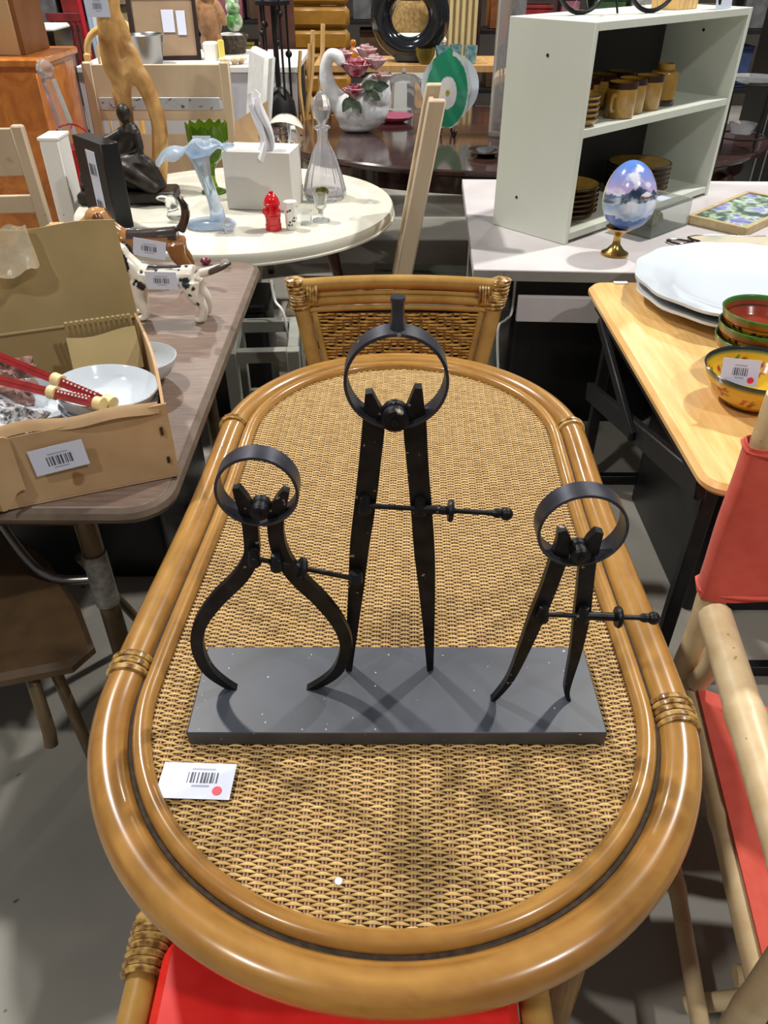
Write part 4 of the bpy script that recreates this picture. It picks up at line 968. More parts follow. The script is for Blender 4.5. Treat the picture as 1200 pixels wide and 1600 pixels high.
for s in (-1, 1): part(t, 'end_board', MB().box((s * .065, 0, .06), (.01, .11, .12)), PINE)
t = thing('printed_card', 'white printed card with a black figure mark leaning on the crate', 'card', TBM @ Vector((.83, .03, 0)), R(42.3))
part(t, 'card', MB().box((0, 0, .06), (.115, .003, .12), rx=R(-8)), PAPER)
part(t, 'printed_mark', MB().prism([(-.008, 0), (.008, 0), (.012, .015), (.006, .03), (.008, .042), (0, .048), (-.008, .042), (-.006, .03), (-.012, .015)], 0, .001, M=Matrix.Translation((-.035, -.0075, .015)) @ Matrix.Rotation(R(82), 4, 'X')), BLACKP)
f = MB(); strips(f, [(.015, .02, .05, .004), (.015, .03, .05, .004)], 0); f.xf(Matrix.Translation((0, -.0085, .015)) @ Matrix.Rotation(R(82), 4, 'X')); part(t, 'text_line', f, FAINT, 0, fix=False, kind='stuff')

# painted egg on brass stand
p = at(960, 397, .741); t = thing('painted_egg', 'large egg painted with a snowy mountain cottage on a brass stand', 'egg', p)
part(t, 'stand', MB().lathe([(0, 0), (.048, 0), (.047, .006), (.03, .016), (.014, .035), (.012, .06), (.02, .075), (.043, .088), (.045, .094), (0, .09)], n=28), BRASS)
def eggfn(u, v):
    a = 2 * math.pi * u; e = math.pi * (v - .5); r = math.cos(e); z = math.sin(e); k = 1 - .12 * z
    return (.088 * r * k * math.cos(a), .088 * r * k * math.sin(a), .110 * z)
tilt = Matrix.Translation((.016, 0, .196)) @ Matrix.Rotation(R(18), 4, 'Z') @ Matrix.Rotation(R(-8), 4, 'X')
ti = tilt.inverted()
from mathutils import noise as mnoise
def nz(x, y, f, o=0): return mnoise.fractal(Vector((x * f + o, y * f - o, o * 1.7)), 1.0, 2.0, 4)
def mixc(a, b, t): t = max(0, min(1, t)); return tuple(p + (q_ - p) * t for p, q_ in zip(a, b))
def eggcol(c):
    q = ti @ c; x, y, z = q
    if y > .022: return (226, 218, 196)
    n = nz(x, z, 26, 3); ridge = .038 - .55 * abs(x + .022) + .014 * nz(x, 0, 45, 7)
    if abs(x - .006) < .026 and -.004 < z < .022 - abs(x - .006) * .55 and z > -.002:
        return (236, 238, 246) if z > .004 + abs(x - .006) * .2 else (120, 92, 78)                 # cottage under snow
    if z > max(ridge, .016 + .012 * nz(x, 1, 40, 2)):
        sky = mixc((196, 170, 212), (92, 132, 212), (z - .02) / .075); return mixc(sky, (222, 226, 244), (n - .08) * 3)
    if z > .004 + .012 * nz(x, 2, 60, 5): return mixc((44, 58, 84), (104, 122, 158), .5 + n)
    if z > -.014 + .01 * n: return mixc((58, 72, 82), (186, 200, 222), .5 + nz(x, z, 90, 1))
    if z > -.060 + .02 * n: return mixc((156, 180, 214), (232, 238, 248), .6 + n)
    return mixc((84, 128, 190), (44, 76, 140), (-.06 - z) / .04)
part(t, 'egg', MB().grid(eggfn, 160, 110).xf(tilt), PAINT, 80, colfn=eggcol, label='egg shell painted with a snow scene')
# clear plastic case
t = thing('plastic_case', 'clear plastic case with a paper label beside the painted egg', 'box', at(1015, 362, .741) + Vector((.02, .05, 0)), R(42))
PLAS = mat('clear_plastic', (236, 240, 238), rough=.06, tr=.93, ior=1.12)
for c_, d_ in (((0, 0, .002), (.26, .15, .004)), ((0, -.074, .05), (.26, .003, .1)), ((0, .074, .05), (.26, .003, .1)), ((-.129, 0, .05), (.003, .15, .1)), ((.129, 0, .05), (.003, .15, .1)), ((0, 0, .1), (.262, .152, .003))):
    part(t, 'case_panel', MB().box(c_, d_, bev=.0005), PLAS)
part(t, 'paper_label', MB().box((.03, .0, .103), (.07, .045, .001)), PAPER)
solo('moss_ornament', MB().ell((0, 0, .035), (.05, .035, .03), 12), mat('moss', (110, 116, 74), (160, 156, 120), 60, rough=.8), 'mossy green ornament inside the clear plastic case', 'ornament', at(1010, 362, .746) + Vector((.03, .05, 0)), R(42))
# framed tile picture lying flat
A, Bc, Dd = at(1074, 336, .772), at(1168, 357, .772), at(1196, 290, .772)
u = (Bc - A); ang = math.atan2(u.y, u.x); wdt = .20; lng = .52
t = thing('framed_tile', 'framed painted picture of irises lying flat on the laminate table', 'picture', (A.x, A.y, .741), ang)
u = u.length; v = lng
FRM = mat('gilt_wood', (190, 168, 122), (206, 186, 142), 30, rough=.5)
for c_, d_ in (((u / 2, .009, .016), (u, .018, .032)), ((u / 2, v - .009, .016), (u, .018, .032)), ((.009, v / 2, .016), (.018, v - .036, .032)), ((u - .009, v / 2, .016), (.018, v - .036, .032))):
    part(t, 'frame_bar', MB().box(c_, d_, bev=.002), FRM)
def iris(c):
    k = nz(c.x, c.y, 16, 11) + .25 * nz(c.x, c.y, 60, 4); j = nz(c.x, c.y, 22, 21)
    if k > .28: return mixc((104, 106, 168), (150, 152, 200), j + .5)
    if k > .08: return mixc((170, 190, 186), (206, 216, 214), j + .5)
    if k > -.12: return mixc((170, 188, 116), (140, 176, 158), j + .5)
    if k > -.32: return mixc((96, 124, 112), (128, 150, 136), j + .5)
    return (62, 76, 82)
part(t, 'painting', MB().grid(lambda a, b: (.017 + (u - .034) * a, .017 + (v - .034) * b, .026), 50, 120), PAINTM, 0, colfn=iris, fix=False)
# leaf shaped dish
rs = random.Random(4); pts = []
for k in range(28):
    a = 2 * math.pi * k / 28; pts.append(((.20 + .03 * math.sin(5 * a + 1) + .015 * rs.uniform(-1, 1)) * math.cos(a), (.085 + .02 * math.sin(3 * a)) * math.sin(a)))
pts = [tuple(q) for q in pts]
c = at(1165, 384, .741); t = thing('leaf_dish', 'flat cream leaf-shaped dish with dark outline behind the white platters', 'dish', c, R(-3))
part(t, 'dish', MB().prism(pts, 0, .014, .004), mat('cream_glaze', (224, 216, 190), (176, 190, 176), 9, rough=.3, lo=.5, hi=.75))
part(t, 'dark_edge', MB().tube([(x, y, .013) for x, y in pts], .0035, 6, True), DKBR)
t2 = MB().tube(smoothpath([(0, 0, .006), (-.05, .01, .006), (-.09, .03, .006), (-.13, .02, .006), (-.10, -.02, .006), (-.06, -.01, .006)], 6), .004, 6)
solo('wire_loop', t2, DKBR, 'dark bent wire loop beside the leaf-shaped dish', 'wire', at(1100, 381, .741))

# ------------------------------------------------------------------ dark oval table beyond and what stands on it
DT = thing('dark_dining_table', 'large glossy dark wood oval table behind the white tables', 'table', (.75, 4.67, 0))
el = [(1.37 * math.cos(a), .9 * math.sin(a)) for a in np.linspace(0, 2 * math.pi, 65)[:-1]]
part(DT, 'tabletop', MB().prism(el, .728, .76, .008), DARKW)
part(DT, 'apron', MB().prism([(x * .93, y * .90) for x, y in el], .63, .728), DARKW)
for sx in (-1, 1):
    for sy in (-1, 1):
        lp = [(sx * 1.0, sy * .5, .64), (sx * 1.06, sy * .54, .5), (sx * 1.03, sy * .52, .25), (sx * 1.0, sy * .5, .08), (sx * 1.05, sy * .54, .02)]
        part(DT, 'leg', MB().tube(smoothpath(lp, 6), lerpl([.05, .055, .035, .025, .03], 25), 12), mat('mahogany_leg', (78, 40, 26), rough=.3, coat=.3))
ZD = .761
# swan planter
p = at(553, 208, ZD); t = thing('swan_planter', 'white porcelain swan planter filled with porcelain roses on the dark table', 'planter', (p.x + .02, p.y + .05, ZD))
m = MB()
def LS(pts, rr, mm): mm.tube(smoothpath(pts, 6), lerpl(rr, (len(pts) - 1) * 6 + 1), 14)
m.ell((.02, 0, .12), (.16, .11, .12), 20); m.ell((.10, 0, .19), (.09, .10, .10), 16); m.ell((.0, 0, .03), (.11, .08, .035), 14); m.ell((.15, 0, .20), (.035, .08, .10), 12)
LS([(-.09, -.01, .13), (-.15, -.02, .22), (-.165, -.03, .31), (-.14, -.04, .375), (-.095, -.05, .37), (-.075, -.06, .33)], [.055, .045, .034, .030, .032, .024], m)
m.lathe([(.016, 0), (.01, .02), (0, .035)], (-.066, -.065, .315), 8, Matrix.Rotation(R(160), 4, 'Y'))
SWN = mat('swan_porcelain', (236, 238, 240), (214, 220, 226), 26, rough=.3, bump=.35, lo=.4, hi=.6)
part(t, 'swan_body', remesh(m, .009, 2, SWN, None, 'swan'), None)
def rose(c, r, m_):
    mb = MB()
    for k in range(7):
        a = k * 2.4; rr = r * (.25 + .11 * k)
        mb.grid(lambda u, v: (c[0] + (rr * (.5 + .5 * v)) * math.cos(a + (u - .5) * 2.4), c[1] + (rr * (.5 + .5 * v)) * math.sin(a + (u - .5) * 2.4), c[2] + r * (.9 - .09 * k) * (v - .35) + .0), 6, 4, thick=.003)
    part(t, 'rose', mb, m_, 60)
ROSE = mat('rose_glaze', (150, 34, 66), (222, 176, 184), 22, rough=.25, lo=.42, hi=.62); ROSEP = mat('pale_rose', (226, 214, 212), (180, 110, 120), 26, rough=.25)
for c_, r_, mm in (((.0, -.09, .31), .105, ROSE), ((-.015, -.125, .21), .075, ROSE), ((.10, -.05, .335), .085, ROSEP), ((-.075, .0, .36), .075, ROSEP), ((.145, -.07, .27), .065, ROSEP), ((.05, .03, .375), .08, ROSEP)): rose(c_, r_, mm)
LEAF = mat('leaf_glaze', (76, 98, 76), (126, 142, 120), 30, rough=.3)
for c_, a in (((.07, -.14, .25), .3), ((.09, -.13, .20), -.5), ((-.05, -.14, .16), 1.0), ((.0, -.14, .15), 2.2), ((.13, -.1, .24), .0)):
    part(t, 'leaf', MB().grid(lambda u, v: (c_[0] + .09 * (u - .5) * math.cos(a) - .05 * (v - .5) * math.sin(math.pi * u) * math.sin(a), c_[1] + .01 * math.sin(math.pi * v), c_[2] + .09 * (u - .5) * math.sin(a) + .05 * (v - .5) * math.sin(math.pi * u) * math.cos(a)), 8, 4, thick=.003), LEAF, 60)
solo('orange_figurine', remesh(MB().ell((0, 0, .05), (.03, .03, .05), 10).ell((0, 0, .115), .022, 10), .006, 1, mat('orange_glaze', (188, 120, 36), (150, 80, 24), 30, rough=.25), None, 'fig'), None, 'small orange figurine on the wooden shelf behind the swan', 'figurine', (-.2, 5.75, .981))
# agate plate on stand
p = at(697, 214, ZD); t = thing('green_agate_plate', 'green and white display plate with scalloped edge standing on an easel', 'plate', (p.x, p.y + .03, ZD), R(-6))
def agf(u, v):
    a = 2 * math.pi * u; r = v * (1 + .03 * math.sin(9 * a) + .02 * math.sin(17 * a)); return (.115 * r * math.cos(a), -.01 * (1 - v), .215 + .185 * r * math.sin(a) * (1 + .06 * math.sin(a)))
def agc(c):
    x, z = c.x / .115, (c.z - .215) / .185; d = math.hypot(x, z)
    if math.hypot(x * 1.05, (z + .02) * 1.1) < .1: return (190, 170, 60)
    if math.hypot(x, z + .02) < .42: return (236, 236, 236)
    if d > .93 and (c.x > .02 or z < -.4): return (222, 228, 224)
    return (38, 146, 110) if math.sin(x * 6 + z * 5) > -.7 else (52, 160, 124)
part(t, 'plate', MB().grid(agf, 96, 44, thick=.008), PAINT, 60, colfn=agc, label='green oval plate with white centre')
part(t, 'rear_plate', MB().lathe([(0, 0), (.11, 0), (.155, .014), (.155, .018), (.1, .008), (0, .006)], (.01, .035, .235), 36, Matrix.Rotation(R(82), 4, 'X')), CERW, label='white plate behind')
for s in (-1, 1): part(t, 'easel_leg', MB().tube(smoothpath([(s * .05, -.05, .03), (s * .05, -.045, .005), (s * .055, .0, .03), (s * .03, .05, .01), (s * .02, .07, .15)], 5), .006, 8), BLACK)
# pink dish, glass cloche
solo('pink_dish', MB().lathe([(0, 0), (.05, 0), (.10, .02), (.115, .035), (.11, .035), (.09, .022), (0, .008)], n=30), mat('pink_glass', (176, 96, 120), rough=.1, tr=.4), 'pink glass dish on the dark table right of the swan', 'dish', at(617, 190, ZD))
t = thing('glass_cake_dome', 'clear glass dome on a base behind the pink dish', 'cake dome', at(625, 170, ZD) + Vector((.02, -.07, 0)))
part(t, 'dome', MB().lathe([(.135, 0), (.135, .12), (.12, .17), (.07, .20), (.0, .205)], n=32), GLASS); part(t, 'knob', MB().ell((0, 0, .22), .018, 10), GLASS)
# tall glass cylinder with dried stems and balls
p = at(778, 214, ZD); t = thing('tall_glass_vase', 'tall clear glass cylinder vase with brown balls at the bottom beside the shelf unit', 'vase', (p.x + .02, p.y + .02, ZD))
part(t, 'cylinder', MB().lathe([(0, .0), (.07, .0), (.072, .01), (.072, .80), (.069, .80), (.068, .02), (0, .018)], n=28), GLASS, label='tall clear glass cylinder')
part(t, 'foot', MB().lathe([(0, -.0), (.06, 0), (.04, .0), (0, 0)], n=16), GLASS)
for k in range(9):
    a = k * 2.4; solo('decorative_ball', MB().ell((0, 0, 0), .026, 12), mat('brown_ball', (112, 78, 56), (150, 112, 84), 40, rough=.7, bump=.4), 'brown decorative ball in the bottom of the tall glass vase', 'ball', (t.location.x + .034 * math.cos(a), t.location.y + .034 * math.sin(a), ZD + .05 + .038 * (k // 3)), 0, 'brown balls in the tall glass vase')
tw = [(.02 * math.cos(k), .02 * math.sin(k)) for k in range(7)]
for k, (x, y) in enumerate(tw): part(t, 'dried_stem', MB().tube(smoothpath([(x, y, .14), (x * 1.6, y * 1.6, .4), (x * 2.2 * math.cos(k), y * 2.2, .7), (x * 3, y * 3, 1.0)], 4), .004, 5), mat('dried_stem', (120, 104, 96), (156, 140, 132), 20, rough=.7))
# silver dish near the shelf
solo('silver_dish', MB().lathe([(0, 0), (.04, 0), (.075, .018), (.09, .022), (.09, .026), (.07, .024), (.03, .008), (0, .006)], n=28), mat('silver', (210, 208, 205), rough=.12, metal=1), 'small silver dish at the edge of the dark table by the shelf unit', 'dish', at(768, 248, ZD) + Vector((-.02, .08, 0)))
# wire stand with glass plate, right of the shelf
t = thing('wire_stand', 'black wire stand with a glass dish on the dark table right of the shelf', 'stand', at(1165, 240, ZD) + Vector((.0, .12, 0)))
for k in range(4):
    a = k * math.pi / 2 + .4; part(t, 'wire_leg', MB().tube([(.11 * math.cos(a), .11 * math.sin(a), 0), (.12 * math.cos(a), .12 * math.sin(a), .30)], .005, 6), BLACK)
for z in (.06, .30): part(t, 'wire_ring', MB().tube([(.118 * math.cos(a), .118 * math.sin(a), z) for a in np.linspace(0, 2 * math.pi, 29)[:-1]], .005, 6, True), BLACK)
part(t, 'dish', MB().lathe([(0, .305), (.08, .305), (.15, .32), (.15, .324), (.08, .312), (0, .31)], n=30), GLASS)
part(t, 'glass_cup', MB().lathe([(0, .07), (.05, .07), (.07, .12), (.067, .12), (.047, .075), (0, .075)], n=20), GLASS)

# ------------------------------------------------------------------ background: left
def zat(x, y, Y): return atY(x, y, Y).z
def xat(x, y, Y): return atY(x, y, Y).x
BURL = mat('burl_veneer', (176, 98, 36), (206, 128, 54), 9, rough=.3, coat=.3, lo=.35, hi=.65, detail=7, distort=1.5)
ct = thing('burl_cabinet', 'orange-brown burl veneer cabinet at the far left', 'cabinet', (-1.85, 3.92, 0))
xr = xat(60, 120, 3.72); zt = zat(60, 92, 3.72)
part(ct, 'body', MB().box(((xr - 2.5) / 2, 3.97, (zt - .03) / 2), (2.5 + xr - .02, .48, zt - .03), bev=.004), BURL, world=True)
part(ct, 'top_board', MB().box(((xr - 2.5) / 2 + .005, 3.96, zt - .015), (2.5 + xr + .03, .52, .03), bev=.006), BURL, world=True)
t = thing('wooden_panel_box', 'tall tan wooden box standing on the burl cabinet', 'box', (-1.80, 3.98, zt + .0005))
TAN = mat('tan_board', (186, 150, 106), (196, 162, 118), 6, (1, 1, .3), rough=.6)
part(t, 'front_board', MB().box((-.10, -.13, .25), (.62, .02, .50)), TAN)
part(t, 'side_board', MB().box((.22, .02, .25), (.022, .30, .50)), mat('brown_board', (112, 70, 36), (130, 84, 46), 8, rough=.5))
part(t, 'back_board', MB().box((-.10, .16, .25), (.62, .02, .50)), TAN)
# black planter
Yb = 5.0; t = thing('black_planter', 'tall tapered black planter with white lining at the back left', 'planter', (xat(70, 100, Yb), Yb, 0))
wt = 80 * Yb / 1395 / 2; zt2 = zat(70, 45, Yb)
part(t, 'body', MB().lathe([(0, 0), (wt * .9, 0), (wt * 1.38, zt2 - .02), (wt * 1.42, zt2 - .02), (wt * 1.42, zt2)], n=4, M=Matrix.Rotation(R(45), 4, 'Z')), mat('black_gloss', (16, 20, 22), rough=.3))
part(t, 'lining', MB().box((0, 0, zt2 + .005), (wt * 2.0, wt * 2.0, .03), bev=.012), WHITEP, label='white rim lining')
# white stand, red bucket, acrylic obelisk
t = thing('white_pedestal', 'narrow white pedestal beside the pale chair at far left', 'pedestal', (-1.355, 3.40, 0))
part(t, 'body', MB().box((0, 0, .50), (.075, .13, .96), bev=.003), WHITEP); part(t, 'base', MB().box((0, 0, .012), (.095, .15, .024), bev=.003), WHITEP); part(t, 'cap', MB().box((0, 0, .985), (.085, .14, .014), bev=.003), WHITEP)
lo = thing('low_stand', 'low dark stand under the red bucket', 'stand', (-1.365, 3.63, 0))
part(lo, 'top', MB().box((0, 0, .635), (.19, .19, .03)), DARKW)
for sx in (-1, 1):
    for sy in (-1, 1): part(lo, 'leg', MB().box((sx * .075, sy * .075, .31), (.025, .025, .62)), DARKW)
t = thing('red_bucket', 'red plastic bucket behind the bronze figures', 'bucket', (-1.365, 3.63, .651))
RPL = mat('red_plastic', (196, 30, 30), rough=.35)
part(t, 'body', MB().lathe([(0, 0), (.06, 0), (.085, .24), (.092, .24), (.092, .252), (.08, .252), (.056, .008), (0, .008)], n=28), RPL)
part(t, 'handle', MB().tube(arc((0, 0, .25), .088, 0, math.pi, 14, 'xz'), .004, 6), RPL)
t = thing('acrylic_obelisk', 'clear acrylic obelisk with a ball top standing in the red bucket', 'ornament', (-1.365, 3.63, .661))
SHR = Matrix(((1, 0, -.15, .03), (0, 1, 0, 0), (0, 0, 1, 0), (0, 0, 0, 1)))
part(t, 'shaft', MB().lathe([(0, 0), (.04, 0), (.045, .02), (.03, .50), (0, .50)], n=4, M=SHR @ Matrix.Rotation(R(30), 4, 'Z')), GLASS, 20); part(t, 'ball', MB().ell((-.05, 0, .535), .036, 16), CRYSTAL, 80)
# bentwood chairs behind the driftwood
def bentwood(label, x, Y, ztop, wd, rz=0):
    t = thing('bentwood_chair', label, 'chair', (x, Y, 0), rz, 'light bentwood chairs')
    BW_ = mat('honey_bentwood', (206, 164, 100), (222, 184, 124), 10, rough=.35)
    part(t, 'hoop', MB().tube([(-wd / 2, 0, .45), (-wd / 2, .05, ztop - wd * .5)] + [(-wd / 2 * math.cos(a), .07, ztop - wd * .5 + wd * .5 * math.sin(a)) for a in np.linspace(0, math.pi, 13)] + [(wd / 2, .05, ztop - wd * .5), (wd / 2, 0, .45)], .02, 10), BW_)
    for k in (-1, 0, 1): part(t, 'spindle', MB().tube([(k * wd * .22, 0, .45), (k * wd * .25, .06, ztop - .05 - .03 * abs(k))], .008, 8), BW_)
    part(t, 'seat', MB().prism(rrect(-.2, .2, -.38, .04, .08), .43, .46, .008), BW_)
    for sx in (-1, 1):
        for y in (-.32, .0): part(t, 'leg', MB().tube([(sx * .15, y, .44), (sx * .19, y * 1.1, 0)], .015, 8), BW_)
    return t
bentwood('light bentwood hoop chair left of the driftwood sculpture', xat(165, 80, 5.1), 5.1, zat(165, 46, 5.1), .26)
bentwood('light bentwood hoop chair peeking out right of the driftwood', xat(198, 70, 6.55), 6.55, zat(198, 32, 6.55), .13, R(180))
# white display table with the frame, bucket, plush figure ...
zc = zat(300, 104, 5.3)
t = thing('display_table', 'white covered display table at the back left', 'table', (-1.0, 5.75, 0))
part(t, 'tabletop', MB().box((-.2, 0, zc - .015), (1.35, .95, .03)), WHITEP); part(t, 'cloth', MB().box((-.2, -.455, zc - .28), (1.33, .02, .5)), mat('pale_cloth', (196, 198, 206), rough=.8))
for sx in (-1, 1):
    for sy in (-1, 1): part(t, 'leg', MB().box((-.2 + sx * .62, sy * .4, zc / 2 - .02), (.04, .04, zc - .04)), STEEL)
zc += .0005
t = thing('cork_frame', 'dark framed board with two white papers leaning at the back', 'frame', (xat(258, 60, 5.6), 5.6, zc), R(6))
fw, fh = 104 * 5.6 / 1385, .36
tl = Matrix.Rotation(R(-10), 4, 'X')
part(t, 'board', MB().box((0, 0, fh / 2), (fw - .03, .01, fh - .03)).xf(tl), mat('kraft_board', (150, 126, 100), (160, 136, 110), 8, rough=.8))
for c_, d_ in (((0, -.003, .012), (fw, .024, .024)), ((0, -.003, fh - .012), (fw, .024, .024)), ((-fw / 2 + .012, -.003, fh / 2), (.03, .022, fh - .04)), ((fw / 2 - .012, -.003, fh / 2), (.024, .022, fh - .04))): part(t, 'frame_bar', MB().box(c_, d_).xf(tl), mat('espresso', (40, 26, 24), rough=.4))
part(t, 'paper', MB().box((.03, -.009, .21), (.075, .003, .12)).xf(tl), PAPER); part(t, 'paper', MB().box((.11, -.009, .20), (.055, .003, .13)).xf(tl), PAPER)
t = thing('tin_bucket', 'small galvanised tin bucket in front of the framed board', 'bucket', (xat(236, 100, 5.45), 5.42, zc))
part(t, 'body', MB().lathe([(0, 0), (.08, 0), (.105, .15), (.11, .155), (.105, .16), (.1, .155), (.076, .006), (0, .006)], n=28), STEEL); part(t, 'handle', MB().tube(arc((0, 0, .15), .105, math.pi, 2 * math.pi, 12, 'xz'), .004, 6), STEEL)
m = MB(); px_ = 5.85
m.ell((0, 0, .20), (.085, .06, .12), 14); m.ell((0, 0, .345), (.06, .055, .055), 14); m.ell((-.075, -.02, .24), (.03, .03, .08), 10, Matrix.Rotation(R(20), 4, 'Y')); m.ell((.08, -.02, .24), (.03, .03, .08), 10, Matrix.Rotation(R(-20), 4, 'Y'))
for s in (-1, 1): m.ell((s * .04, 0, .07), (.036, .036, .075), 10); m.ell((s * .045, 0, .395), .02, 8)
solo('plush_figure', remesh(m, .008, 2, mat('brown_plush', (146, 106, 70), (166, 124, 86), 40, rough=.9, sheen=.3), None, 'plush'), None, 'brown plush figure standing on the white display table', 'plush toy', (xat(328, 40, px_), px_, zc))
m = MB().ell((0, 0, .06), (.06, .05, .06), 12).ell((0, -.01, .14), (.05, .045, .04), 12).ell((-.03, -.02, .18), .018, 8).ell((.03, -.02, .18), .018, 8)
solo('frog_ornament', remesh(m, .007, 1, mat('frog_green', (74, 130, 60), (206, 214, 196), 14, rough=.4, lo=.45, hi=.6), None, 'frog'), None, 'green and white frog ornament beside the brown plush figure', 'ornament', (xat(366, 35, 6.0), 6.0, zc + .12))
t = thing('dark_basket', 'dark woven basket below the frog ornament', 'basket', (xat(362, 70, 6.0), 6.0, zc))
part(t, 'body', MB().lathe([(0, 0), (.09, 0), (.11, .09), (.115, .1), (.105, .1), (.085, .01), (0, .01)], n=20), mat('dark_wicker', (46, 38, 32), (86, 74, 60), 50, rough=.8, bump=.5)); part(t, 'rim', MB().tube([(.112 * math.cos(a), .112 * math.sin(a), .1) for a in np.linspace(0, 6.283, 21)[:-1]], .009, 6, True), mat('dark_wicker'))
part(t, 'filling', MB().lathe([(0, .118), (.06, .116), (.1, .095), (0, .09)], n=14), WHITEP)
for k, (x, y, lb) in enumerate(((352, 100, 'cream silk flower nearest the wide pale chair'), (366, 104, 'cream silk flower at the front of the white display table'), (374, 95, 'cream silk flower beside the white side chair'))):
    mb = MB()
    for j in range(6): mb.ell((.022 * math.cos(j * 1.05), .022 * math.sin(j * 1.05), .03), (.02, .02, .012), 8)
    mb.ell((0, 0, .036), .014, 8); mb.ell((0, 0, .01), (.02, .02, .014), 8)
    solo('silk_flower', remesh(mb, .005, 1, mat('cream_petal', (226, 216, 190), (196, 170, 130), 40, rough=.7), None, 'flower'), None, lb, 'flower', (xat(x, y, 5.36), 5.36 + .03 * k, zc), 0, 'cream silk flowers')
t = thing('small_jar', 'small pale jar with a yellow candle on the white display table', 'jar', (xat(330, 85, 5.6), 5.62, zc))
part(t, 'jar_body', MB().lathe([(0, 0), (.05, 0), (.052, .09), (.04, .1), (0, .1)], n=18), WHITEP); part(t, 'candle', MB().lathe([(0, 0), (.02, 0), (.02, .11), (0, .115)], (.07, -.03, 0), 12), mat('yellow_wax', (222, 206, 96), rough=.5))
# white upholstered chair side-on
Yw = 4.75; t = thing('white_chair', 'white upholstered chair with leaning back seen from the side', 'chair', (xat(392, 190, Yw), Yw, 0), R(-70), 'white side chairs')
WUP = mat('white_upholstery', (206, 208, 206), (218, 220, 218), 20, rough=.7)
hz = zat(415, 85, Yw)
part(t, 'backrest', MB().box((0, 0, .72), (.42, .06, hz - .45 + .04), bev=.02).xf(Matrix(((1, 0, 0, 0), (0, 1, .16, -.075), (0, 0, 1, .07), (0, 0, 0, 1)))), WUP)
part(t, 'seat', MB().box((0, -.2, .45), (.44, .44, .08), bev=.02), WUP)
for sx in (-1, 1):
    for y in (-.38, .0): part(t, 'leg', MB().box((sx * .18, y, .21), (.035, .035, .42)), DARKW)
# black companion stand
t = thing('black_stand', 'tall black metal stand with hanging rods left of the swan', 'stand', (xat(436, 150, 5.08), 5.08, 0))
part(t, 'pole', MB().tube([(0, 0, 0), (0, 0, 1.5)], .014, 10), BLACK); part(t, 'base', MB().lathe([(0, 0), (.11, 0), (.11, .02), (.03, .05), (0, .05)], n=24), BLACK)
part(t, 'bell', MB().lathe([(0, .78), (.10, .78), (.09, .86), (.04, .93), (0, .94)], n=20), BLACK, label='dark bell-shaped hood')
for k in range(5):
    a = k * 1.257 + .3; x, y = .075 * math.cos(a), .075 * math.sin(a)
    rd = part(t, 'rod', MB().tube([(x, y, .55), (x, y, 1.42)], .007, 8), BLACK); part(None, 'rod_knob', MB().ell((x, y, 1.1 + .05 * k), .02, 10), BLACK, under=rd)
part(t, 'collar', MB().lathe([(0, 1.34), (.10, 1.34), (.10, 1.36), (0, 1.36)], n=20), BLACK)
t = thing('brown_screen', 'dark reddish brown folding screen behind the black stand', 'screen', (xat(452, 30, 6.3), 6.3, 0))
for k in range(2): part(t, 'panel', MB().box((-.16 + .13 * k, .05 * (k % 2), .75), (.12, .025, 1.5), rz=R(12 if k else -12)), mat('reddish_brown', (66, 34, 26), (82, 46, 34), 8, rough=.5))
# mustard leather chair with channels
Ym = 6.9; t = thing('mustard_chair', 'high-backed mustard leather chair with stitched channels', 'chair', (xat(500, 60, Ym), Ym, 0))
MUSL = mat('mustard_leather', (134, 94, 28), (152, 108, 36), 14, rough=.4)
wd = 94 * Ym / 1390
for k in range(6): part(t, 'back_channel', MB().box((0, 0, .56 + .15 * k), (wd, .09, .146), bev=.03), MUSL)
part(t, 'seat', MB().box((0, -.25, .44), (wd + .04, .5, .12), bev=.03), MUSL)
for sx in (-1, 1):
    for y in (-.45, .0): part(t, 'leg', MB().box((sx * .18, y, .19), (.03, .03, .38)), STEEL)
# pale folded wooden chairs (two curved slats)
for k, (xb, yb, xt, yt, lb) in enumerate(((478, 190, 488, 48, 'nearer'), (492, 185, 504, 38, 'farther'))):
    Yf = 5.14 + .10 * k; a = atY(xb, yb, Yf); b = atY(xt, yt, Yf)
    t = thing('folded_chair', 'folded light wooden chair leaning behind the swan, %s of the two' % ('left' if k == 0 else 'right'), 'chair', (a.x, Yf, 0), 0, 'folded light wooden chairs')
    HB = mat('honey_bentwood')
    part(t, 'rear_leg', MB().tube(smoothpath([(-.05, 0, 0), (-.035, 0, a.z * .6), (0, 0, a.z), (b.x - a.x - .02, .02, (a.z + b.z) / 2), (b.x - a.x, .03, b.z)], 5), .022, 8, flat=.6), HB)
    part(t, 'front_leg', MB().tube(smoothpath([(.06, -.1, 0), (.03, -.05, .4), (-.025, 0, .9), (-.01, .01, b.z - .10)], 5), .018, 8, flat=.6), HB)
    part(t, 'seat', MB().box((.0, .0, .55), (.03, .09, .36), bev=.01), HB)

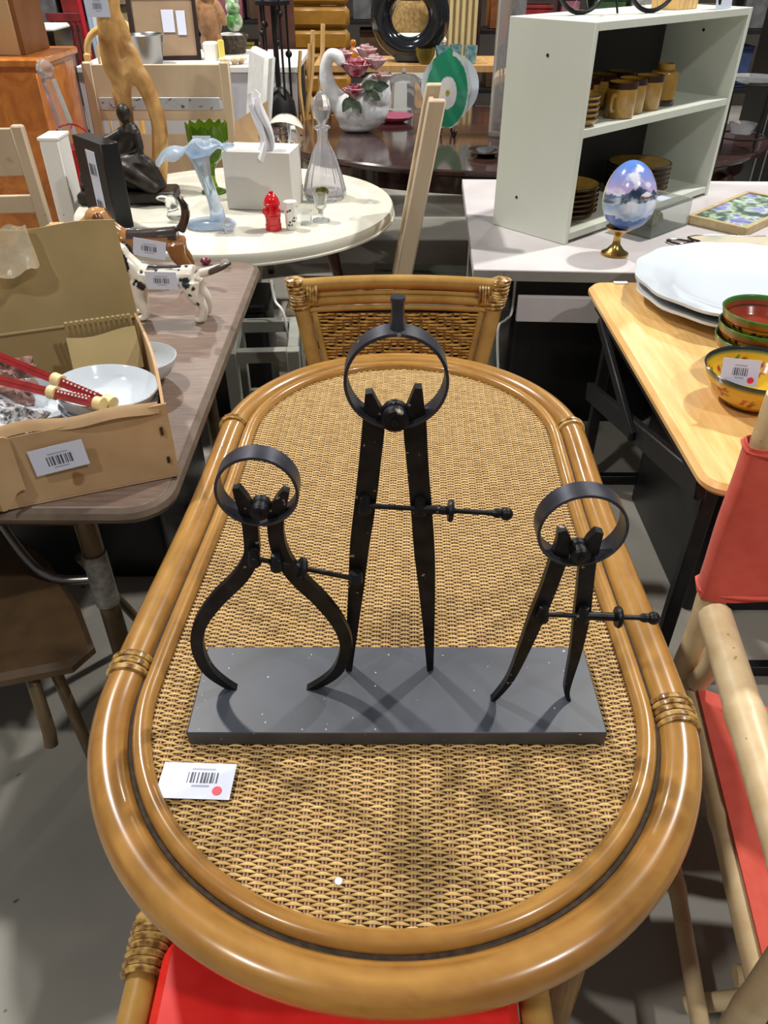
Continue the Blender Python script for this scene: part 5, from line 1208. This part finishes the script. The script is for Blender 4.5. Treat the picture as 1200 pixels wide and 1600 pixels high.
# ------------------------------------------------------------------ background: centre and right
zs = zat(640, 102, 5.55)
t = thing('console_table', 'light wood console table at the back with the black ring vase', 'table', (.45, 5.8, 0))
HW_ = mat('honey_wood', (176, 136, 84), (194, 154, 100), 8, (6, 1, 1), rough=.4)
part(t, 'tabletop', MB().box((.05, 0, zs - .02), (1.9, .5, .04)), HW_)
for sx in (-1, 1):
    for sy in (-1, 1): part(t, 'leg', MB().box((.05 + sx * .9, sy * .2, zs / 2 - .02), (.05, .05, zs - .04)), HW_)
zs += .0005
Yv = 5.72; c = atY(640, 50, Yv); r = 60 * Yv / 1390
t = thing('ring_vase', 'glossy black ring-shaped vase with an open centre', 'vase', (c.x, Yv, zs), R(-10))
BG = mat('black_glaze', (24, 26, 30), rough=.12, coat=.6)
part(t, 'ring_body', MB().tube([(.178 * math.cos(a) * 1.04, 0, .248 + .178 * math.sin(a)) for a in np.linspace(0, 2 * math.pi, 49)[:-1]], .068, 18, True), BG, 80)
part(t, 'foot', MB().box((0, 0, .03), (.18, .12, .06), bev=.015), BG); part(t, 'neck', MB().lathe([(.04, 0), (.035, .05), (.05, .08), (.045, .08), (.03, .05)], (0, 0, .248 + .178 + .05), 18), BG)
for k, (x, lb) in enumerate(((690, 'left'), (712, 'middle'), (735, 'right'))):
    solo('teal_tumbler', MB().lathe([(0, 0), (.035, 0), (.042, .10), (.039, .10), (.032, .008), (0, .008)], n=20), mat('teal_glass', (90, 164, 178), (190, 214, 216), 30, rough=.08, tr=.6), 'teal rimmed glass tumbler, %s of three behind the green plate' % lb, 'glass', (xat(x, 98, 5.63), 5.63 + (.05 if k == 1 else 0), zs), 0, 'teal tumblers on the console')
solo('amber_bowl', MB().lathe([(0, 0), (.03, 0), (.06, .05), (.065, .09), (.062, .09), (.056, .05), (.028, .006), (0, .006)], n=24), mat('amber_glass', (150, 136, 60), rough=.08, tr=.6), 'amber glass bowl left of the teal tumblers', 'bowl', (xat(664, 102, 5.6), 5.6, zs))
t = thing('white_bin', 'white storage bin seen through the black ring vase', 'bin', (xat(650, 70, 6.7), 6.7, 0))
part(t, 'body', MB().lathe([(0, .0), (.22, .0), (.28, zat(650, 60, 6.7)), (.29, zat(650, 60, 6.7)), (.29, zat(650, 58, 6.7) + .01)], n=4, M=Matrix.Rotation(R(45), 4, 'Z')), WHITEP); part(t, 'rim', MB().box((0, 0, zat(650, 59, 6.7)), (.43, .43, .02)), WHITEP)
t = thing('wicker_lamp', 'beige wicker shade seen through the top of the black ring vase', 'lamp', (xat(645, 30, 7.4), 7.45, 0))
part(t, 'shade', MB().lathe([(.2, 1.0), (.19, 1.06), (.13, 1.24), (.12, 1.24)], n=24), mat('wicker_beige', (180, 150, 96), (140, 108, 60), 40, rough=.8, bump=.4)); part(t, 'pole', MB().tube([(0, 0, 0), (0, 0, 1.2)], .02, 10), DARKW)
t = thing('beige_curtain', 'beige pleated curtain panel behind the black ring vase', 'curtain', (xat(712, 30, 7.05), 7.05, 0))
part(t, 'rod', MB().tube([(-.2, 0, 1.62), (.2, 0, 1.62)], .012, 8), DARKW)
for s in (-1, 1): part(t, 'support', MB().tube([(s * .19, 0.03, 0), (s * .19, .03, 1.62)], .012, 8), DARKW)
part(t, 'cloth', MB().grid(lambda u, v: (-.17 + .34 * u, .025 * math.sin(u * 44), .05 + 1.57 * v), 60, 4, thick=.003), mat('beige_cloth', (196, 178, 134), (206, 190, 148), 8, rough=.8), 60)
def rack(label, x0, x1, Y, levels, depth=.45):
    t = thing('metal_rack', label, 'rack', ((x0 + x1) / 2, Y, 0)); wd = x1 - x0
    for sx in (-1, 1):
        for sy in (-1, 1): part(t, 'upright', MB().box((sx * wd / 2, sy * depth / 2, 1.0), (.04, .04, 2.0)), BLACK)
    for z in levels: part(t, 'rack_shelf', MB().box((0, 0, z), (wd, depth, .03)), BLACK)
    return t
rack('black metal rack with coloured boxes at the far back left', -4.3, -2.0, 7.6, (.2, .62, 1.04, 1.46))
rack('black metal rack behind the mustard chair and white display table', -1.9, .2, 8.3, (.2, .62, 1.04, 1.46))
rack('black metal rack with boxes at the back behind the shelf unit', .75, 3.6, 7.4, (.2, .62, 1.04, 1.46))
COLS = [('red', (168, 34, 38)), ('purple', (76, 60, 128)), ('yellow', (196, 176, 70)), ('maroon', (112, 30, 44)), ('grey', (120, 120, 124)), ('blue', (58, 78, 128)), ('beige', (190, 172, 136)), ('white', (214, 214, 212)), ('green', (70, 112, 66)), ('brown', (104, 72, 46)), ('orange', (190, 110, 46)), ('pink', (196, 120, 136))]
rb = random.Random(12); used = 0
def goods(x0, x1, Y, z, where):
    x = x0 + .1; order = COLS[:]; rb.shuffle(order)
    for nm, c_ in order:
        wd = rb.uniform(.12, .30); h = rb.uniform(.12, .34)
        if x + wd > x1 - .08: break
        t = thing('storage_box', '%s box on the %s' % (nm, where), 'box', (x + wd / 2, Y, z + .016), 0, 'boxes on the back racks')
        part(t, 'carton', MB().box((0, 0, h / 2), (wd, .3, h), bev=.006), mat('box_' + nm, tuple(int(v * .62) for v in c_), tuple(int(v * .8) for v in c_), 12, rough=.6)); part(t, 'lid', MB().box((0, 0, h + .012), (wd + .01, .31, .024), bev=.004), mat('box_' + nm))
        x += wd + rb.uniform(.03, .16)
for (x0, x1, Y, nm) in ((-4.3, -2.0, 7.6, 'far left rack'), (-1.9, .2, 8.3, 'rack behind the mustard chair'), (.75, 3.6, 7.4, 'right-hand back rack')):
    for z, lv in ((.62, 'second shelf of the '), (1.04, 'third shelf of the ')): goods(x0, x1, Y, z, lv + nm)
# long coloured poles left of the driftwood tag
for x, c_, nm, lb in ((122, (176, 30, 44), 'red', 'thin red pole standing behind the black planter'), (133, (150, 176, 200), 'blue', 'pale blue pole leaning beside the red pole'), (140, (196, 206, 216), 'silver', 'silvery pole leaning beside the pale blue pole')):
    b = atY(x, 0, 6.4); t = thing('long_pole', lb, 'pole', (b.x, 6.4, 0), 0, 'long poles at the back left')
    part(t, 'shaft', MB().tube([(.03, 0, 0), (0, 0, 1.6)], .018, 10), mat('pole_' + nm, c_, rough=.4)); part(t, 'cap', MB().ell((0, 0, 1.6), .02, 8), BLACKP); part(t, 'foot', MB().lathe([(0, 0), (.022, 0), (.022, .02), (0, .03)], (.03, 0, 0), 10), BLACKP)
t = thing('slatted_basket', 'dark red slatted basket beside the bentwood hoop chair', 'basket', (xat(117, 80, 6.45), 6.45, 0))
for k in range(7): part(t, 'slat', MB().box((-.12 + .04 * k, 0, .63), (.022, .03, 1.16)), mat('dark_red', (128, 36, 38), (96, 26, 30), 10, rough=.5))
part(t, 'band', MB().box((0, -.012, 1.19), (.30, .012, .05)), mat('dark_red')); part(t, 'band', MB().box((0, -.012, .25), (.30, .012, .05)), mat('dark_red')); part(t, 'foot_rail', MB().box((0, 0, .025), (.30, .2, .05)), mat('dark_red'))
t = thing('boxed_cabinet', 'beige boxed cabinet behind the framed board', 'cabinet', (xat(222, 15, 7.1), 7.15, 0))
part(t, 'body', MB().box((0, 0, .62), (.42, .4, 1.24)), mat('box_beige')); part(t, 'top', MB().box((0, -.01, 1.255), (.46, .44, .03)), mat('box_beige')); part(t, 'drawer', MB().box((0, -.205, 1.05), (.38, .02, .2)), mat('box_beige'))
# dark upholstered chair and dark cabinet right of the shelf
t = thing('dark_chair', 'dark brown high-backed chair behind the wire stand', 'chair', (2.35, 4.3, 0), R(-20))
DKV = mat('dark_leather', (40, 32, 32), (50, 40, 40), 14, rough=.45)
part(t, 'backrest', MB().box((0, .22, .95), (.5, .07, .9), bev=.03), DKV); part(t, 'seat', MB().box((0, 0, .46), (.52, .5, .1), bev=.03), DKV)
for sx in (-1, 1):
    for y in (-.2, .2): part(t, 'leg', MB().box((sx * .21, y, .21), (.04, .04, .42)), DARKW)
t = thing('black_cabinet', 'tall black cabinet with metal strips at the far right', 'cabinet', (2.9, 5.6, 0))
part(t, 'body', MB().box((0, 0, .8), (.9, .4, 1.6), bev=.004), BLACKP)
for k in range(3): part(t, 'metal_strip', MB().box((-.44 + .06 * k, -.202, .8), (.012, .006, 1.5)), STEEL)
# low pallets / shelf seen on the floor below the tables
for k, (x, y, lb) in enumerate(((.42, 4.05, 'grey wooden pallet on the floor under the dark oval table'),)):
    t = thing('wooden_pallet', lb, 'pallet', (x, y, 0), R(-5))
    for j in range(5): part(t, 'slat', MB().box((0, -.28 + .14 * j, .105), (1.0, .10, .02)), GREYW)
    for j in (-1, 0, 1): part(t, 'bearer', MB().box((j * .45, 0, .0475), (.07, .66, .095)), GREYW)

# black bins added to darken the space below the tables, white cables
def bin_(label, x, y, wd, d, h, rz=0):
    t = thing('darkening_bin', label, 'bin', (x, y, 0), rz, 'black bins added to darken the space under the tables')
    part(t, 'body', MB().prism(rrect(-wd / 2, wd / 2, -d / 2, d / 2, .03), .0, h - .03, .006), BLACKP); part(t, 'lid', MB().prism(rrect(-wd / 2 - .01, wd / 2 + .01, -d / 2 - .01, d / 2 + .01, .03), h - .03, h, .006), BLACKP)
bin_('black lidded bin added to darken the space under the left end of the laminate table', .80, 3.08, .62, .6, .52)
bin_('black lidded bin added to darken the space under the right end of the laminate table', 1.48, 3.02, .62, .6, .50)
bin_('black lidded bin added to darken the space under the pine table', 1.15, 1.95, .5, .6, .46)
bin_('black lidded bin added to darken the space under the round white table, left of its pedestal', -1.02, 3.0, .34, .38, .5)
bin_('black lidded bin added to darken the space under the round white table, in front of its pedestal', -.60, 2.93, .28, .24, .5)
bin_('black lidded bin added to darken the space under the brown folding table', -.92, 2.1, .5, .6, .55)
CAB = mat('white_cable', (220, 220, 216), rough=.4)
for k, (p0, p1, p2, lb) in enumerate((((424, 440, 2.52), (430, 470, 2.5), (446, 500, 2.46), 'white cable hanging behind the left corner of the rattan chair'), ((800, 486, 2.62), (790, 500, 2.6), (778, 516, 2.58), 'white cable hanging behind the right corner of the rattan chair'))):
    a_ = [atY(x, y, Y) for x, y, Y in (p0, p1, p2)]; a_ = [Vector((a_[0].x, a_[0].y, .70))] + a_[0:] + [Vector((a_[2].x + .02, a_[2].y, .3)), Vector((a_[2].x + .06, a_[2].y, .006)), Vector((a_[2].x + .3, a_[2].y + .1, .006))]
    solo('white_cable', MB().tube(smoothpath(a_, 5), .0045, 6), CAB, lb, 'cable')
